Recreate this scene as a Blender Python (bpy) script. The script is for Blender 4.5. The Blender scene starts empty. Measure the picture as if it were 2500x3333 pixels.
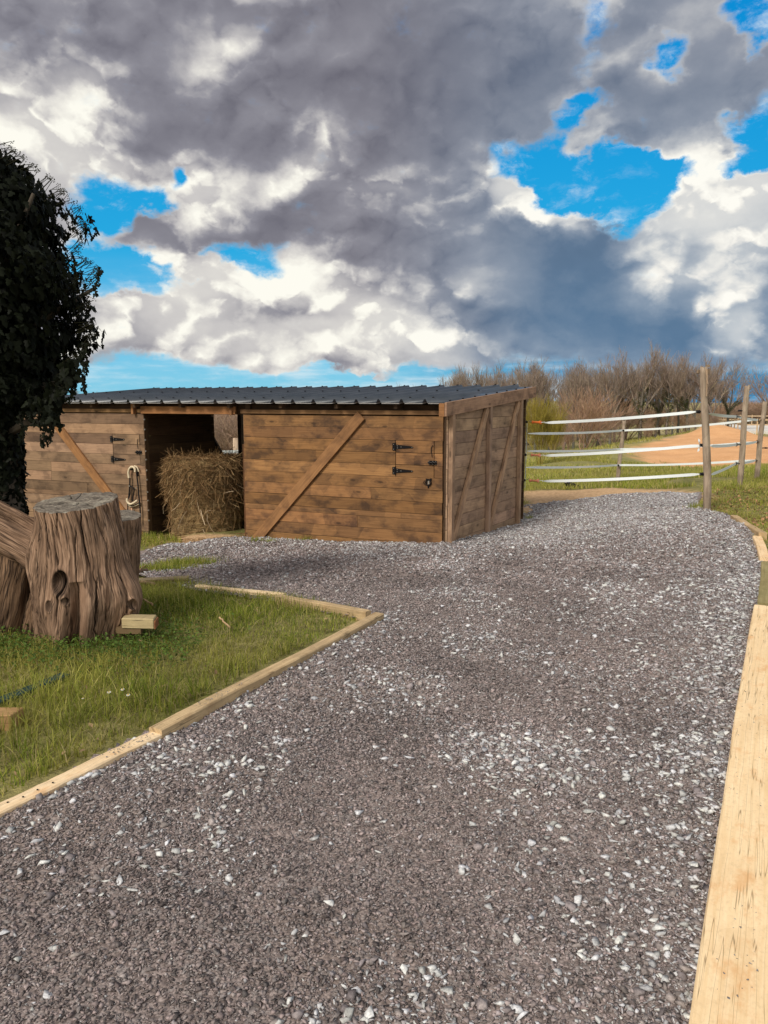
import bpy, bmesh, math, random
import numpy as np
from mathutils import Vector, Matrix
random.seed(7); RNG = np.random.default_rng(7)
S = bpy.context.scene
COL = S.collection
R = math.radians

# ------------------------------------------------------------------ camera
PITCH = R(8.24); F = 2500.0; CAMZ = 1.6
cam = bpy.data.cameras.new('camera'); camo = bpy.data.objects.new('camera', cam); COL.objects.link(camo)
cam.sensor_fit = 'HORIZONTAL'; cam.sensor_width = 36; cam.lens = 36.0
cam.clip_start = 0.05; cam.clip_end = 6000
camo.location = (0, 0, CAMZ); camo.rotation_euler = (math.pi/2 - PITCH, 0, 0)
S.camera = camo

# ------------------------------------------------------------------ colour management
S.view_settings.view_transform = 'Standard'; S.view_settings.look = 'None'
S.view_settings.exposure = 0.3; S.view_settings.gamma = 1.0
S.view_settings.use_curve_mapping = False
S.cycles.max_bounces = 6; S.cycles.diffuse_bounces = 3; S.cycles.transparent_max_bounces = 8

SUN_EL, SUN_AZ = R(40), R(-142)      # azimuth clockwise from +Y (the view direction); negative = left
def ray(px, py):
    dx = px - 1250.0; dy = 1666.5 - py
    return np.array([dx, F*math.cos(PITCH) + dy*math.sin(PITCH), -F*math.sin(PITCH) + dy*math.cos(PITCH)])
def P(px, py, D):                     # the world point at forward distance D seen at a photo position
    r = ray(px, py); return np.array([0, 0, CAMZ]) + r*(D/r[1])
def G(px, py, z):
    r = ray(px, py); return np.array([0, 0, CAMZ]) + r*((z-CAMZ)/r[2])
def AE(px, py):                       # azimuth / elevation of a sky feature
    r = ray(px, py); return math.atan2(r[0], r[1]), math.atan2(r[2], math.hypot(r[0], r[1]))

# ------------------------------------------------------------------ node helpers
class NT:
    def __init__(s, tree): s.t = tree; s.n = tree.nodes; s.l = tree.links
    def new(s, typ, ins=None, **kw):
        nd = s.n.new(typ)
        for k, v in kw.items(): setattr(nd, k, v)
        if ins:
            for k, v in ins.items():
                sock = nd.inputs[k]
                if isinstance(v, bpy.types.NodeSocket): s.l.new(v, sock)
                else: sock.default_value = v
        return nd
    def math(s, op, a, b=None, c=None, clamp=False):
        nd = s.n.new('ShaderNodeMath'); nd.operation = op; nd.use_clamp = clamp
        for i, v in enumerate((a, b, c)):
            if v is None: continue
            if isinstance(v, bpy.types.NodeSocket): s.l.new(v, nd.inputs[i])
            else: nd.inputs[i].default_value = v
        return nd.outputs[0]
    def vmath(s, op, a, b=None, scale=None):
        nd = s.n.new('ShaderNodeVectorMath'); nd.operation = op
        for i, v in enumerate((a, b)):
            if v is None: continue
            if isinstance(v, bpy.types.NodeSocket): s.l.new(v, nd.inputs[i])
            else: nd.inputs[i].default_value = v
        if scale is not None:
            if isinstance(scale, bpy.types.NodeSocket): s.l.new(scale, nd.inputs['Scale'])
            else: nd.inputs['Scale'].default_value = scale
        return nd.outputs[0]
    def noise(s, vec, scale, detail=4, rough=.55, dist=0.0, lac=2.0, color=False):
        nd = s.new('ShaderNodeTexNoise', {'Vector': vec, 'Scale': scale, 'Detail': detail, 'Roughness': rough, 'Distortion': dist, 'Lacunarity': lac})
        return nd.outputs['Color' if color else 'Fac']
    def ramp(s, fac, stops, interp='LINEAR'):
        nd = s.new('ShaderNodeValToRGB', {'Fac': fac}); cr = nd.color_ramp; cr.interpolation = interp
        while len(cr.elements) > 1: cr.elements.remove(cr.elements[-1])
        cr.elements[0].position = stops[0][0]; cr.elements[0].color = (*stops[0][1], 1)
        for p, c in stops[1:]:
            e = cr.elements.new(p); e.color = (*c, 1)
        return nd.outputs[0]
    def mix(s, fac, a, b, blend='MIX'):
        nd = s.n.new('ShaderNodeMix'); nd.data_type = 'RGBA'; nd.blend_type = blend; nd.clamp_factor = True
        for i, v in ((0, fac), (6, a), (7, b)):
            if isinstance(v, bpy.types.NodeSocket): s.l.new(v, nd.inputs[i])
            elif i == 0: nd.inputs[0].default_value = v
            else: nd.inputs[i].default_value = (*v, 1)
        return nd.outputs[2]
    def mapr(s, v, a, b, c=0, d=1, smooth=True):
        nd = s.new('ShaderNodeMapRange', {'Value': v, 'From Min': a, 'From Max': b, 'To Min': c, 'To Max': d})
        nd.interpolation_type = 'SMOOTHSTEP' if smooth else 'LINEAR'
        return nd.outputs[0]
    def mapping(s, vec, loc=(0,0,0), rot=(0,0,0), scale=(1,1,1), typ='POINT'):
        nd = s.new('ShaderNodeMapping', {'Vector': vec, 'Location': loc, 'Rotation': rot, 'Scale': scale}, vector_type=typ)
        return nd.outputs[0]
def lin(r, g, b):                      # sRGB 0..255 -> linear
    f = lambda c: (c/255/12.92 if c/255 <= .04045 else ((c/255+.055)/1.055)**2.4)
    return (f(r), f(g), f(b))
# ------------------------------------------------------------------ sky (world) and sun
W = bpy.data.worlds.new('World'); S.world = W; W.use_nodes = True
W.cycles.sampling_method = 'MANUAL'; W.cycles.sample_map_resolution = 512
w = NT(W.node_tree)
for nd in list(w.n): w.n.remove(nd)
geo = w.new('ShaderNodeTexCoord').outputs['Generated']
sep = w.new('ShaderNodeSeparateXYZ', {0: geo})
az = w.math('ARCTAN2', sep.outputs[0], sep.outputs[1]); el = w.math('ARCSINE', sep.outputs[2])
ae = w.new('ShaderNodeCombineXYZ', {0: az, 1: el, 2: 0.0}).outputs[0]
# ragged coordinates: two scales of domain warp
n1 = w.noise(w.mapping(ae, scale=(1, 1.5, 1)), 7.0, 3, .55, color=True)
n2 = w.noise(w.mapping(ae, loc=(3, 1, 2), scale=(1, 1.35, 1)), 24.0, 6, .62, color=True)
wv = w.vmath('ADD', w.vmath('SCALE', w.vmath('SUBTRACT', n1, (.5,.5,.5)), scale=.11), w.vmath('SCALE', w.vmath('SUBTRACT', n2, (.5,.5,.5)), scale=.05))
wp = w.vmath('MULTIPLY', w.vmath('ADD', ae, wv), (1, 1, 0))
wpl = w.vmath('MULTIPLY', w.vmath('ADD', ae, w.vmath('SCALE', wv, scale=.75)), (1, 1, 0))
K = 1/2526.0
def blobs(vec, lst, start):
    acc = start
    for b in lst:
        px, py, rx, ry, wt = b[:5]; rot = R(b[5]) if len(b) > 5 else 0
        a, e = AE(px, py)
        m = w.mapping(vec, loc=(a, e, 0), rot=(0, 0, -rot), scale=(rx*K, ry*K, 1), typ='TEXTURE')
        g = w.new('ShaderNodeTexGradient', {'Vector': m}, gradient_type='SPHERICAL').outputs['Fac']
        acc = w.math('MULTIPLY_ADD', g, wt, acc)
    return acc
fine = w.noise(w.mapping(ae, loc=(5, 2, 0), scale=(1, 1.5, 1)), 15.0, 7, .6)
mid = w.noise(w.mapping(ae, loc=(1, 7, 0), scale=(1, 1.7, 1)), 5.0, 4, .55)
# --- coverage: 0 = clear, 1 = cloud (positive start = mostly cloudy)
#        x     y    rx   ry   weight rot
HOLES = [(345, 690, 190, 150, -2.3), (590, 565, 75, 60, -1.8), (520, 655, 150, 55, -1.3),
 (430, 890, 250, 120, -2.6), (760, 870, 200, 110, -2.0, -15), (380, 950, 160, 80, -1.0),
 (1800, 545, 245, 138, -2.8), (1990, 640, 245, 158, -2.8), (2080, 690, 130, 90, -1.1), (2120, 560, 180, 90, -1.6),
 (2460, 520, 120, 150, -2.0), (2380, 590, 160, 60, -1.4),
 (1955, 120, 80, 140, -.85), (2140, 112, 85, 62, -1.7), (2470, 45, 150, 75, -2.0, 20), (1905, 345, 85, 42, -1.3), (2390, 385, 90, 50, -1.3), (1980, 400, 200, 120, -.3),
 (2480, 330, 90, 100, -1.0), (2400, 1270, 480, 95, -2.4), (2430, 1110, 90, 70, -1.0),
 (900, 1255, 900, 60, -2.2), (480, 1215, 420, 90, -1.6), (1500, 1230, 420, 55, -1.5), (360, 1120, 180, 90, -.8), (1500, 1180, 500, 40, -.5), (900, 1290, 1300, 50, -1.5)]
CLOUDS = [(640, 868, 165, 60, 2.6, 8), (1700, 590, 110, 90, 2.2), (1880, 700, 230, 130, 2.2), (1940, 480, 80, 130, 1.3, 25),
 (2250, 490, 230, 70, 1.9, 10), (2290, 700, 230, 140, 2.6), (2440, 640, 120, 90, 1.8), (2350, 1090, 160, 90, 1.2),
 (590, 690, 200, 80, 1.0), (440, 740, 260, 70, 1.3), (680, 560, 120, 90, 1.2), (700, 940, 260, 70, 1.3), (420, 1020, 220, 70, .7),
 (190, 1268, 330, 22, 1.3), (340, 1225, 50, 14, 1.7), (450, 1222, 60, 14, 1.7), (740, 1228, 70, 25, 1.6), (1100, 1170, 500, 50, .6), (760, 720, 140, 60, .5), (1650, 820, 500, 260, 1.0), (130, 800, 260, 260, .6), (450, 1060, 300, 70, .9), (720, 1140, 520, 50, .7), (2200, 60, 260, 90, .3), (2250, 260, 260, 120, .5)]
cov = blobs(wp, HOLES + CLOUDS, 1.20)
cov = w.math('MULTIPLY_ADD', w.math('SUBTRACT', fine, .5), 2.1, cov)
cov = w.math('MULTIPLY_ADD', w.mapr(el, R(4.0), R(1.2)), -.75, cov)
# --- brightness
BR = [# dark masses
 (250, 60, 700, 300, -.26), (620, 380, 620, 260, -.34, -8), (1350, 330, 620, 420, -.42, -20), (1500, 120, 620, 260, -.24), (950, 90, 420, 160, -.14),
 (560, 700, 260, 90, -.16), (1020, 690, 330, 110, -.34), (1000, 820, 360, 110, -.28), (1400, 800, 260, 90, -.30), (1250, 900, 300, 70, -.15),
 (2080, 300, 520, 220, -.32), (2400, 190, 260, 160, -.2), (1800, 780, 330, 300, -.46), (2000, 900, 420, 230, -.40), (1750, 1080, 600, 160, -.40),
 (2230, 1100, 420, 170, -.38), (2170, 830, 180, 70, -.5), (700, 1010, 220, 50, -.22), (1000, 1035, 300, 40, -.28), (1350, 1000, 260, 60, -.25),
 (2430, 660, 90, 30, -.4), (1950, 1180, 700, 80, -.15), (2000, 760, 260, 160, -.2),
 # bright ones
 (130, 430, 330, 170, .95, -20), (330, 540, 230, 110, .60), (700, 150, 180, 130, .34, -30), (290, 240, 230, 110, .26, 25), (1010, 480, 120, 170, .62, 40), (1080, 130, 160, 90, .12),
 (660, 560, 150, 90, .75), (640, 660, 170, 90, .75), (850, 600, 220, 70, .28), (1130, 620, 180, 80, .30), (1330, 620, 200, 100, .35),
 (640, 868, 190, 70, 1.1), (940, 900, 280, 120, .85), (610, 960, 200, 110, .85), (760, 950, 230, 90, .55), (930, 1070, 560, 110, .42), (1250, 980, 260, 120, .50), (1300, 1090, 360, 120, .8, 12),
 (1330, 1030, 200, 90, .3), (1690, 585, 140, 110, 1.25), (1800, 640, 100, 60, .6), (1890, 640, 130, 55, .7, -25), (1780, 670, 60, 50, .5), (1860, 720, 90, 70, .55, 30), (1550, 760, 200, 90, .22), (1600, 560, 160, 120, .15),
 (2230, 650, 230, 150, 1.25), (2430, 640, 200, 130, 1.25), (2330, 760, 300, 150, .8), (2080, 810, 120, 50, .6, 20), (2250, 920, 240, 130, .50), (2250, 480, 240, 60, .25, 10), (1880, 290, 120, 60, .30),
 (2100, 180, 130, 60, .22), (1950, 500, 90, 130, .25), (2370, 1060, 130, 70, .75, 25), (2440, 1040, 60, 90, .55), (2360, 1130, 120, 60, .35),
 (380, 980, 260, 90, .35), (250, 1250, 700, 60, .5), (1000, 1120, 700, 80, .5), (560, 1060, 260, 60, .4), (2280, 590, 60, 70, .2)]
bri = blobs(wpl, [(b[0], b[1], b[2], b[3], b[4]*(.95 if b[4] > 0 else .8), *b[5:]) for b in BR], .54)
# puffy relief: inverted ridged noise has round heads and creased valleys; it is lit from above left
def puff(v, sc, det, rough=.6):
    nd = w.new('ShaderNodeTexNoise', {'Vector': v, 'Scale': sc, 'Detail': det, 'Roughness': rough, 'Lacunarity': 2.1, 'Offset': .9, 'Gain': 1.4}, noise_type='RIDGED_MULTIFRACTAL', normalize=True)
    return w.math('SUBTRACT', 1.0, nd.outputs['Fac'])
bv = w.vmath('ADD', w.mapping(ae, scale=(1, 1.35, 1)), w.vmath('SCALE', wv, scale=.35))
off = (.010, -.020, 0)
pA = puff(bv, 7.0, 6); pA2 = puff(w.vmath('ADD', bv, off), 7.0, 6)
emb = w.math('SUBTRACT', pA, pA2)
embn = w.math('SUBTRACT', w.noise(w.mapping(ae, scale=(1, 1.4, 1)), 11.0, 5, .58), w.noise(w.vmath('ADD', w.mapping(ae, scale=(1, 1.4, 1)), (.010, -.018, 0)), 11.0, 5, .58))
embl = w.math('SUBTRACT', w.noise(w.mapping(ae, scale=(1, 1.6, 1)), 4.5, 3, .5), w.noise(w.vmath('ADD', w.mapping(ae, scale=(1, 1.6, 1)), (.015, -.035, 0)), 4.5, 3, .5))
bri = w.math('MULTIPLY_ADD', w.math('SUBTRACT', mid, .5), .22, bri)
t = w.math('MULTIPLY', w.math('SUBTRACT', bri, .5), 1.7)
bri = w.math('MULTIPLY_ADD', w.math('TANH', t), .42, .5)
bri0 = w.math('SUBTRACT', bri, .15)
relw = w.mapr(bri, .25, .78, .10, .92)
bri = w.math('MULTIPLY_ADD', w.math('MULTIPLY', emb, relw), 0.62, bri)
bri = w.math('MULTIPLY_ADD', w.math('MULTIPLY', w.math('SUBTRACT', pA, .42), relw), .22, bri)
bri = w.math('MULTIPLY_ADD', w.math('MULTIPLY', embn, relw), .7, bri)
bri = w.math('MULTIPLY_ADD', w.math('MULTIPLY', embl, relw), .5, bri)
bri = w.math('SMOOTH_MAX', bri, bri0, .12)
bri = w.math('MULTIPLY_ADD', w.math('SUBTRACT', fine, .5), .16, bri)
back = w.mapr(w.math('ABSOLUTE', az), R(70), R(140))  # unseen sky behind the camera, brightened as added fill for the shed front
bri = w.math('MULTIPLY_ADD', back, .25, bri)
# thin edges of a cloud are brighter
edge = w.mapr(cov, .5, 1.3, .13, 0.0)
bri = w.math('ADD', bri, edge)
a0, _ = AE(1100, 600); a1, _ = AE(1900, 600)
side = w.mapr(az, a0, a1)
low = w.mapr(el, R(2), R(24), 1, 0)
slate = w.math('MULTIPLY', side, w.math('MULTIPLY_ADD', low, .6, .4), clamp=True)
warm = w.ramp(bri, [(0, lin(100, 96, 104)), (.22, lin(108, 107, 118)), (.45, lin(143, 142, 151)), (.68, lin(200, 197, 196)), (.88, lin(240, 237, 228)), (1, lin(253, 251, 240))])
cool = w.ramp(bri, [(0, lin(78, 110, 140)), (.22, lin(92, 122, 152)), (.45, lin(137, 155, 175)), (.68, lin(192, 199, 205)), (.88, lin(240, 238, 232)), (1, lin(254, 252, 244))])
cloud = w.mix(slate, warm, cool)
# clear air: the Nishita sky, graded to the strong blue of the photograph
sky = w.new('ShaderNodeTexSky', sky_type='NISHITA'); sky.sun_disc = False
sky.sun_elevation = SUN_EL; sky.sun_rotation = SUN_AZ; sky.altitude = 200; sky.air_density = 1.0; sky.dust_density = .3; sky.ozone_density = 4.0
nish = w.vmath('MULTIPLY', sky.outputs[0], (.018, .095, .115))
grade = w.ramp(w.mapr(el, R(0), R(30), smooth=False), [(0, lin(140, 205, 232)), (.12, lin(120, 196, 232)), (.35, lin(38, 170, 226)), (.7, lin(8, 150, 220)), (1, lin(0, 120, 205))])
deep = w.mix(w.math('MULTIPLY', side, w.mapr(el, R(8), R(0))), grade, lin(0, 112, 178))
clear = w.mix(.12, deep, nish)
veil = w.math('MULTIPLY', w.mapr(w.noise(w.mapping(ae, loc=(9, 4, 0), scale=(1, 5.5, 1)), 6.0, 6, .62), .42, .72), .85)
clear = w.mix(w.math('MULTIPLY', veil, w.mapr(el, R(10), R(3))), clear, lin(225, 238, 242))
wisp = w.mapr(w.noise(w.vmath('ADD', w.mapping(ae, loc=(2, 8, 0), scale=(1, 2.0, 1)), w.vmath('SCALE', wv, scale=.6)), 17.0, 7, .66), .50, .78)
clear = w.mix(w.math('MULTIPLY', wisp, w.mapr(cov, -1.1, .3, .25, .85)), clear, lin(214, 230, 240))
alpha = w.mapr(cov, .10, 1.0)
final = w.mix(alpha, clear, cloud)
# ground-side half of the world stays dull
final = w.mix(w.mapr(el, R(-1), R(-4)), final, (.06, .05, .035))
bg = w.new('ShaderNodeBackground', {'Color': final, 'Strength': w.math('MULTIPLY_ADD', back, .15, .82)})
out = w.new('ShaderNodeOutputWorld', {'Surface': bg.outputs[0]})

sl = bpy.data.lights.new('sun', 'SUN'); sl.energy = 2.4; sl.angle = R(18); sl.color = (1.0, .93, .82)
so = bpy.data.objects.new('sun', sl); COL.objects.link(so)
sd = Vector((math.sin(SUN_AZ)*math.cos(SUN_EL), math.cos(SUN_AZ)*math.cos(SUN_EL), math.sin(SUN_EL)))
so.rotation_euler = (-sd).to_track_quat('-Z', 'Y').to_euler(); so.location = sd*50
# ------------------------------------------------------------------ terrain height
def H0(px, py, D): p = P(px, py, D); return (p[0], p[1], p[2])
CP = []
for (x, y) in [(-4,-6),(0,-6),(4,-6),(-6,0),(-2,0),(0,0),(2,0),(6,0),(-6,3),(-2,2.5),(0,2.5),(1.5,2.5),(6,3.2),(0,4.5),(-1.5,4.2),(-3,4.2),(-6,5),(2.4,5)]:
    CP.append((x, y, 0.0))
CP += [(-2.0,7,-.12),(-4,8,-.3),(0.5,7,-.10),(2.6,7.2,-.02),(3.6,7.2,.05),(6,7,.25),(3.4,9,-.05),(4.4,9.3,.10),(8,10,.5)]
def uv_to_px_ground(pts): pass
CP += [H0(1438,1771,10.2), H0(1100,1765,10.9), H0(800,1750,11.6), H0(473,1744,12.25), H0(1695,1697,12.8)]
CP += [(-5.6,13.2,-.70),(-7.5,14,-.85),(-12,15,-1.0),(-3,15.5,-.62),(-1,16,-.6)]
CP += [H0(2300,1663,11.15), H0(2410,1583,13.6), H0(2462,1562,14.8), H0(2012,1575,17.0), H0(2200,1608,13.6), H0(1950,1625,13.9), H0(1740,1640,14.4),
       H0(1730,1590,16.6), H0(2250,1580,15.0), H0(2490,1700,10.0), H0(2495,1620,12.0), H0(2498,1540,16.5)]
# grassy slope falling away, an orange bank and the riding arena beyond it
CP += [H0(1745,1548,30), H0(1850,1503,38), H0(2000,1463,48), H0(2130,1432,60), H0(2320,1400,74), H0(2480,1424,72), H0(1740,1572,22), H0(2200,1512,42), H0(2450,1505,38)]
CP += [H0(2420,1417,76), H0(2490,1417,76), H0(2340,1392,105), H0(2490,1388,105), (50,80,-1.8), (58,110,-2.0)]
CP += [H0(1745,1512,60), H0(1900,1468,65), H0(2080,1442,80), H0(2200,1425,88), H0(1750,1480,85), H0(2000,1432,110), H0(2200,1412,122)]
CP += [(-9,40,-2.0), (-14,62,-2.8), (-40,40,-2.6), (-60,20,-2.0), (-40,0,-.6), (40,0,.6), (40,25,.3), (0,-40,.5), (60,30,.4), (-5,24,-1.4), (-10,30,-1.8)]
CP += [(-40,100,-3.6), (-90,90,-3.6), (0,180,-3), (-120,180,-3), (120,180,-3), (80,90,-1.6), (80,150,-2.6), (-200,300,.6), (-100,330,1.0), (0,330,1.2), (200,300,-3.5), (-150,480,4.0), (-300,480,4.2),
       (0,500,3.6), (300,500,-4), (-500,300,4), (500,300,-2.5), (-500,-200,0), (500,-200,2), (0,-300,0), (-400,900,6), (0,900,5), (400,900,-2), (900,500,-4), (-900,500,6), (900,-400,0), (-900,-400,0)]
CP = np.array(CP, float)
def _w(x, y):                      # compress far distances so near detail is kept
    r = np.hypot(x, y)+1e-9; k = np.log1p(r/6.0)*6.0/r
    return np.stack([x*k, y*k], -1)
CW = _w(CP[:,0], CP[:,1])
def _phi(d2): return -np.sqrt(d2+.05)
A = _phi(((CW[:,None]-CW[None])**2).sum(-1)); n = len(CP)
M = np.zeros((n+1, n+1)); M[:n,:n] = A; M[:n,n] = 1; M[n,:n] = 1
SOL = np.linalg.solve(M + np.diag([0.0]*n+[0.0]), np.r_[CP[:,2], 0])
def hgt(x, y):
    x = np.atleast_1d(np.asarray(x, float)); y = np.atleast_1d(np.asarray(y, float)); sh = x.shape
    q = _w(x.ravel(), y.ravel()); o = np.empty(len(q))
    for i in range(0, len(q), 20000):
        d2 = ((q[i:i+20000,None]-CW[None])**2).sum(-1); o[i:i+20000] = _phi(d2)@SOL[:len(CW)] + SOL[len(CW)]
    return o.reshape(sh)
def hz(x, y): return float(hgt(x, y)[0])
def GP(px, py, off=0.0):           # photo position -> point on the terrain
    r = ray(px, py); ts = np.r_[np.linspace(1.0, 30, 900), np.linspace(30.1, 160, 900)]
    D = ts; X = r[0]/r[1]*D; Z = CAMZ + r[2]/r[1]*D
    h = hgt(X, D) + off; k = np.argmax(Z < h)
    if k == 0: k = len(ts)-1
    a, b = (Z-h)[k-1], (h-Z)[k]; t = a/(a+b+1e-9); d = D[k-1]+(D[k]-D[k-1])*t
    return np.array([r[0]/r[1]*d, d, CAMZ + r[2]/r[1]*d])

# ------------------------------------------------------------------ numpy value noise
_perm = RNG.random((256, 256))
def vn(x, y):
    xi = np.floor(x).astype(int); yi = np.floor(y).astype(int); fx = x-xi; fy = y-yi
    fx = fx*fx*(3-2*fx); fy = fy*fy*(3-2*fy); g = lambda i, j: _perm[i & 255, j & 255]
    return (g(xi,yi)*(1-fx)+g(xi+1,yi)*fx)*(1-fy) + (g(xi,yi+1)*(1-fx)+g(xi+1,yi+1)*fx)*fy
def fbm(x, y, o=4):
    s = 0; a = .5; t = 0
    for i in range(o): s = s+a*vn(x*2**i+17*i, y*2**i-9*i); t += a; a *= .5
    return s/t
def inside(poly, x, y):
    c = np.zeros(x.shape, bool); n = len(poly)
    for i in range(n):
        x1, y1 = poly[i]; x2, y2 = poly[(i+1) % n]
        if y1 == y2: continue
        m = ((y1 > y) != (y2 > y)) & (x < (x2-x1)*(y-y1)/(y2-y1)+x1); c ^= m
    return c
def segdist(poly, x, y, closed=True):
    d = np.full(x.shape, 1e9); n = len(poly)
    for i in range(n if closed else n-1):
        x1, y1 = poly[i]; x2, y2 = poly[(i+1) % n]; vx, vy = x2-x1, y2-y1; L = vx*vx+vy*vy+1e-12
        t = np.clip(((x-x1)*vx+(y-y1)*vy)/L, 0, 1); d = np.minimum(d, np.hypot(x-x1-t*vx, y-y1-t*vy))
    return d

# ------------------------------------------------------------------ object helpers
def tag(o, label=None, cat=None, group=None, kind=None):
    if label: o['label'] = label
    if cat: o['category'] = cat
    if group: o['group'] = group
    if kind: o['kind'] = kind
    return o
def empty(name, loc, label=None, cat=None, group=None):
    o = bpy.data.objects.new(name, None); COL.objects.link(o); o.location = loc; o.empty_display_size = .1
    bpy.context.view_layer.update() if False else None
    return tag(o, label, cat, group)
def world_loc(o):
    v = Vector(o.location); p = o.parent
    while p: v += Vector(p.location); p = p.parent
    return v
def npmesh(name, V, Fs, mat, parent=None, smooth=False, col=None, uv=None, loc=(0,0,0)):
    """V (n,3); Fs list of (m,k) int arrays; col per vertex (n,3/4); uv per vertex (n,2)"""
    me = bpy.data.meshes.new(name); V = np.asarray(V, np.float32)
    if parent is not None: V = V - np.array(world_loc(parent), np.float32)
    elif loc != (0,0,0): V = V - np.array(loc, np.float32)
    if not isinstance(Fs, (list, tuple)): Fs = [Fs]
    Fs = [np.asarray(f, np.int32) for f in Fs if len(f)]
    li = np.concatenate([f.ravel() for f in Fs]); sizes = np.concatenate([np.full(len(f), f.shape[1], np.int32) for f in Fs])
    me.vertices.add(len(V)); me.vertices.foreach_set('co', V.ravel())
    me.loops.add(len(li)); me.loops.foreach_set('vertex_index', li)
    me.polygons.add(len(sizes)); me.polygons.foreach_set('loop_start', np.concatenate([[0], np.cumsum(sizes)[:-1]]).astype(np.int32))
    if smooth: me.polygons.foreach_set('use_smooth', np.ones(len(sizes), bool))
    if uv is not None:
        l = me.uv_layers.new(name='UVMap'); l.data.foreach_set('uv', np.asarray(uv, np.float32)[li].ravel())
    if col is not None:
        c = np.asarray(col, np.float32)
        if c.shape[1] == 3: c = np.c_[c, np.ones(len(c), np.float32)]
        ca = me.color_attributes.new('tint', 'FLOAT_COLOR', 'POINT'); ca.data.foreach_set('color', c.ravel())
    me.update(calc_edges=True); me.validate(clean_customdata=False)
    if mat: me.materials.append(mat)
    o = bpy.data.objects.new(name, me); COL.objects.link(o); o.parent = parent
    if parent is None: o.location = loc
    return o
class MB:
    def __init__(s): s.v = []; s.f = []; s.uv = []; s.c = []
    def add(s, V, Fc, uv=None, col=(1,1,1)):
        b = len(s.v); s.v += [tuple(p) for p in V]; s.f += [tuple(i+b for i in f) for f in Fc]
        s.uv += [tuple(u) for u in uv] if uv is not None else [(0,0)]*len(V)
        s.c += [col]*len(V) if isinstance(col, tuple) else [tuple(c) for c in col]; return s
    def box(s, o, ax, ay, az_, col=None, du=None):
        """box from corner o along three vectors; uv u runs along ax (the grain)"""
        o, ax, ay, az_ = (np.array(q, float) for q in (o, ax, ay, az_)); L = [np.linalg.norm(q) for q in (ax, ay, az_)]
        ru, rv = (random.uniform(0, 50), random.uniform(0, 50)) if du is None else du
        col = col or (1,1,1)
        faces = [((0,0,0),(0,1,0),(1,1,0),(1,0,0)), ((0,0,1),(1,0,1),(1,1,1),(0,1,1)), ((0,0,0),(1,0,0),(1,0,1),(0,0,1)),
                 ((0,1,0),(0,1,1),(1,1,1),(1,1,0)), ((0,0,0),(0,0,1),(0,1,1),(0,1,0)), ((1,0,0),(1,1,0),(1,1,1),(1,0,1))]
        flip = np.dot(np.cross(ax, ay), az_) < 0
        for k, fc in enumerate(faces):
            V = [o + a*ax + b*ay + c*az_ for a, b, c in fc]
            if k < 2: U = [(ru+a*L[0], rv+b*L[1]) for a, b, c in fc]
            elif k < 4: U = [(ru+a*L[0], rv+3+c*L[2]) for a, b, c in fc]
            else: U = [(ru+c*L[2]*.3, rv+7+b*L[1]) for a, b, c in fc]
            s.add(V, [(3,2,1,0) if flip else (0,1,2,3)], U, col)
        return s
    def beam(s, p0, p1, w, h, up=(0,0,1), col=None):
        p0 = np.array(p0, float); p1 = np.array(p1, float); d = p1-p0; dn = d/np.linalg.norm(d); up = np.array(up, float)
        sd = np.cross(dn, up); sd /= np.linalg.norm(sd); u2 = np.cross(sd, dn)
        return s.box(p0 - sd*w/2 - u2*h/2, d, sd*w, u2*h, col)
    def tube(s, pts, rad, seg=8, cap=True, col=(1,1,1), flat=1.0):
        pts = [np.array(p, float) for p in pts]; n = len(pts); rad = [rad]*n if not hasattr(rad, '__len__') else rad
        V = []; U = []; L = 0; prev = None
        for i, p in enumerate(pts):
            t = pts[min(i+1, n-1)] - pts[max(i-1, 0)]; t = t/(np.linalg.norm(t)+1e-12)
            if prev is None:
                a = np.array([0,0,1.]) if abs(t[2]) < .9 else np.array([1.,0,0]); x = np.cross(a, t)
            else: x = prev - t*np.dot(prev, t)
            x /= np.linalg.norm(x)+1e-12; prev = x; y = np.cross(t, x)
            if i: L += np.linalg.norm(p-pts[i-1])
            for k in range(seg):
                a = 2*math.pi*k/seg; V.append(p + (x*math.cos(a) + y*math.sin(a)*flat)*rad[i]); U.append((L, k/seg*.3))
        Fc = [(i*seg+k, i*seg+(k+1)%seg, (i+1)*seg+(k+1)%seg, (i+1)*seg+k) for i in range(n-1) for k in range(seg)]
        if cap: Fc += [tuple(range(seg-1, -1, -1)), tuple((n-1)*seg+k for k in range(seg))]
        return s.add(V, Fc, U, col)
    def build(s, name, mat, parent=None, smooth=False, bevel=0, loc=(0,0,0)):
        me = bpy.data.meshes.new(name)
        off = np.array(world_loc(parent)) if parent is not None else np.array(loc, float)
        me.from_pydata([tuple(np.array(v)-off) for v in s.v], [], s.f)
        l = me.uv_layers.new(name='UVMap'); ca = me.color_attributes.new('tint', 'FLOAT_COLOR', 'POINT')
        li = np.empty(len(me.loops), np.int32); me.loops.foreach_get('vertex_index', li)
        l.data.foreach_set('uv', np.array(s.uv, np.float32)[li].ravel())
        ca.data.foreach_set('color', np.c_[np.array(s.c, np.float32), np.ones(len(s.v))].astype(np.float32).ravel())
        if smooth: me.polygons.foreach_set('use_smooth', np.ones(len(me.polygons), bool))
        me.materials.append(mat); o = bpy.data.objects.new(name, me); COL.objects.link(o); o.parent = parent
        if parent is None: o.location = loc
        if bevel:
            wl = o.modifiers.new('weld', 'WELD'); wl.merge_threshold = 1e-5
            m = o.modifiers.new('bevel', 'BEVEL'); m.width = bevel; m.segments = 1; m.limit_method = 'ANGLE'; m.angle_limit = R(40)
        return o

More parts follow.
